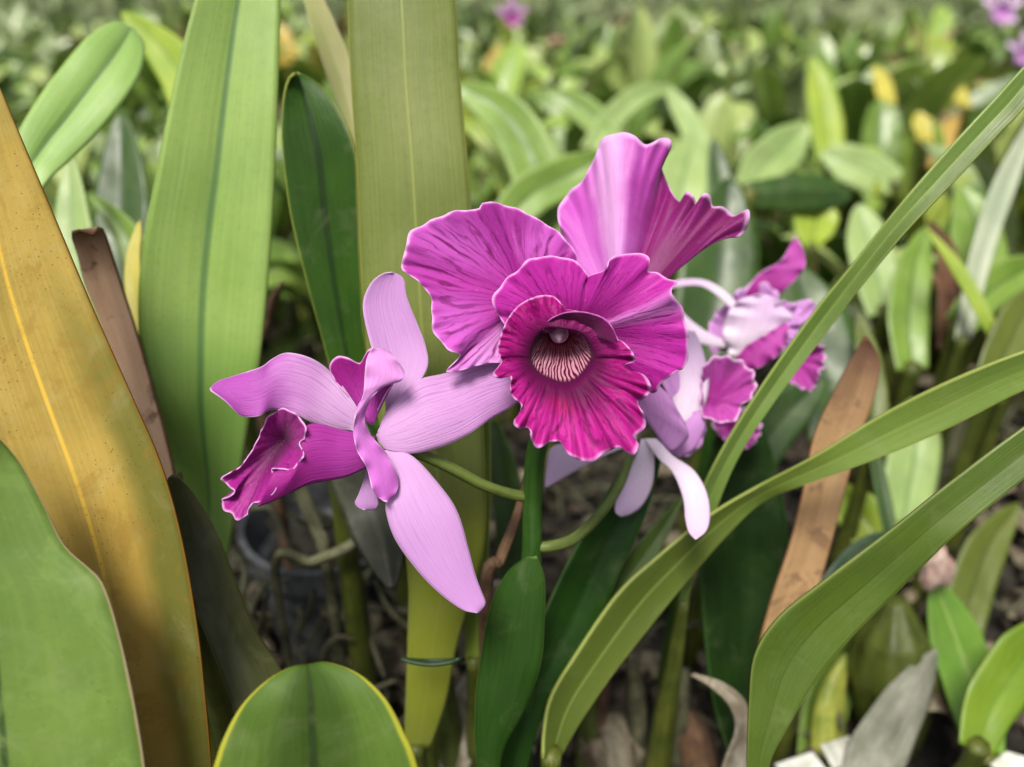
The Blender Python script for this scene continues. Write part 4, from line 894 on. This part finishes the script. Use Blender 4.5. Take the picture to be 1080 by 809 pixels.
# far mass
def mass(n, fn, size, seed):
    r = random.Random(seed); V, F, UV = [], [], []
    for k in range(n):
        c = fn(r); a = r.uniform(0, 6.28); t = r.uniform(-.2, 1.3); L = size * r.uniform(.6, 1.3); W = L * r.uniform(.28, .42)
        f = Vector((math.cos(a) * math.sin(t), math.sin(a) * math.sin(t), math.cos(t))); s = f.cross(Vector((math.sin(a), -math.cos(a), .3))).normalized()
        nn = s.cross(f).normalized(); o = len(V)
        pts = [(0, 0, 0), (.35, -.5, .14), (.35, .5, .14), (.4, 0, 0), (.75, -.38, .05), (.75, .38, .05), (.8, 0, -.08), (1, 0, -.15)]
        for (l, w_, h) in pts: V.append(c + f * l * L + s * w_ * W + nn * h * W); UV.append((w_ + .5, l, 1))
        F += [(o, o + 1, o + 3), (o, o + 3, o + 2), (o + 1, o + 4, o + 6, o + 3), (o + 2, o + 3, o + 6, o + 5), (o + 4, o + 7, o + 6), (o + 6, o + 7, o + 5)]
    return V, F, UV
def rndleaf(name, cols):
    s = N(name); ob = s.obj()
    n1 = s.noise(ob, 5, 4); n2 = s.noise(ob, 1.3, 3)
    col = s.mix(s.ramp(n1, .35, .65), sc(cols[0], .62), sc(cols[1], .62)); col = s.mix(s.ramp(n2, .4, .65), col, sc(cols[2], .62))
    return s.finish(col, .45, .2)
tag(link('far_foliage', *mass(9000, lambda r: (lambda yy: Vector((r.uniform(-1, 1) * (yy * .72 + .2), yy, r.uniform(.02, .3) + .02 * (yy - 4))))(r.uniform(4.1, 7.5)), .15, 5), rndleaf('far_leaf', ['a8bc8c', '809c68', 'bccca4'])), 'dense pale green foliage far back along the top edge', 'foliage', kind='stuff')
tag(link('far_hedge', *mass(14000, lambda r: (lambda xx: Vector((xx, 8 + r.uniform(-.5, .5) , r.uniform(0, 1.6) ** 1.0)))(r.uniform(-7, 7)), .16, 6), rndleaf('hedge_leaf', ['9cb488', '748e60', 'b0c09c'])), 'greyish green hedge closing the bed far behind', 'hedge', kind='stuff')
tag(link('low_leaf_litter', *mass(5000, lambda r: (lambda yy: Vector((r.uniform(-1, 1) * (yy * .72 + .2), yy, r.uniform(0, .07))))(r.uniform(.7, 4.2)), .08, 9), rndleaf('low_leaf', ['3c5228', '30441f', '5c5434'])), 'low shaded growth between the plants', 'undergrowth', kind='stuff')  # leaf colours darkened so the gaps between plants look shaded
tag(link('flanking_foliage', *mass(9000, lambda r: (lambda yy, k: Vector((math.copysign(yy * .74 + .16 + r.uniform(0, 1) ** 1.5 * (yy * .6 + .5), k), yy, r.uniform(.02, .24))))(r.uniform(.35, 5), r.uniform(-1, 1)), .14, 12), rndleaf('flank_leaf', ['7c9a50', '5c7c3c', '94ac60'])), 'dense orchid foliage carrying on past the sides of the photo', 'foliage', kind='stuff')
# small far flowers
def far_flower(label, px, py, d, r, mat, lipm):
    c = P(px, py, d); f = Vector((c.x, c.y, 0)); e = empty('orchid_plant', f); tag(e, label, 'orchid')
    link('stem', *tube3([f, f.lerp(c, .5) + Vector((.01, 0, 0)), c], [.004, .003, .002], n=16), STG, e)
    k = r * FPX / d
    for i in range(5):
        a = i * 1.2566 - 1.57; o = []
        for t in (-.42, -.34, -.15, 0, .15, .34, .42):
            q = math.cos(t * 3.1) ** .6
            o.append((px + k * q * math.cos(a + t), py + k * q * math.sin(a + t), d - .01))
        link('petal', *fan((px, py, d), o, ns=8, nt=24, bow=.004), mat, e, .0006)
    o = [(px + k * .5 * math.cos(i / 11 * 6.283 + .1), py + k * .3 + k * .5 * math.sin(i / 11 * 6.283 + .1), d - .03) for i in range(12)]
    link('lip', *fan((px, py + k * .25, d), o, ns=8, nt=40, ruf=.004, rfreq=4), lipm, e, .0006)
far_flower('faint pink orchid flower far back above the orange withered leaf', 540, 14, 2.3, .045, BP, BM)
far_flower('pale lilac orchid flower in the upper right corner', 1058, 6, 1.9, .05, BW, BP)
far_flower('small lilac orchid flower at the right edge below the corner one', 1082, 52, 1.7, .04, BW, BP)
# ------------------------------------------------------------------ light
w = bpy.data.worlds.new('World'); S.world = w; w.use_nodes = True
nt = w.node_tree; bg = nt.nodes['Background']; sk = nt.nodes.new('ShaderNodeTexSky'); sk.sky_type = 'NISHITA'; sk.sun_disc = False
EL, ROT = R(62), R(200)
sk.sun_elevation = EL; sk.sun_rotation = ROT; sk.air_density = 1.0; sk.dust_density = 4.0; sk.ozone_density = 1.0
hs = nt.nodes.new('ShaderNodeHueSaturation'); hs.inputs['Saturation'].default_value = .35
nt.links.new(sk.outputs[0], hs.inputs['Color']); nt.links.new(hs.outputs[0], bg.inputs[0]); bg.inputs[1].default_value = .09
sd = bpy.data.lights.new('sun', 'SUN'); sd.energy = 3.0; sd.angle = R(20); sd.color = (1, .95, .84)
so = bpy.data.objects.new('sun', sd); COL.objects.link(so)
az = ROT
so.rotation_euler = Vector((-math.sin(az) * math.cos(EL) * -1, math.cos(az) * math.cos(EL), math.sin(EL))).to_track_quat('Z', 'Y').to_euler()
S.view_settings.view_transform = 'Standard'; S.view_settings.look = 'None'; S.view_settings.gamma = 1; S.view_settings.exposure = .92
S.cycles.use_denoising = True
S.cycles.max_bounces = 5; S.cycles.transparent_max_bounces = 4; S.cycles.transmission_bounces = 4
S.cycles.sample_clamp_indirect = 5
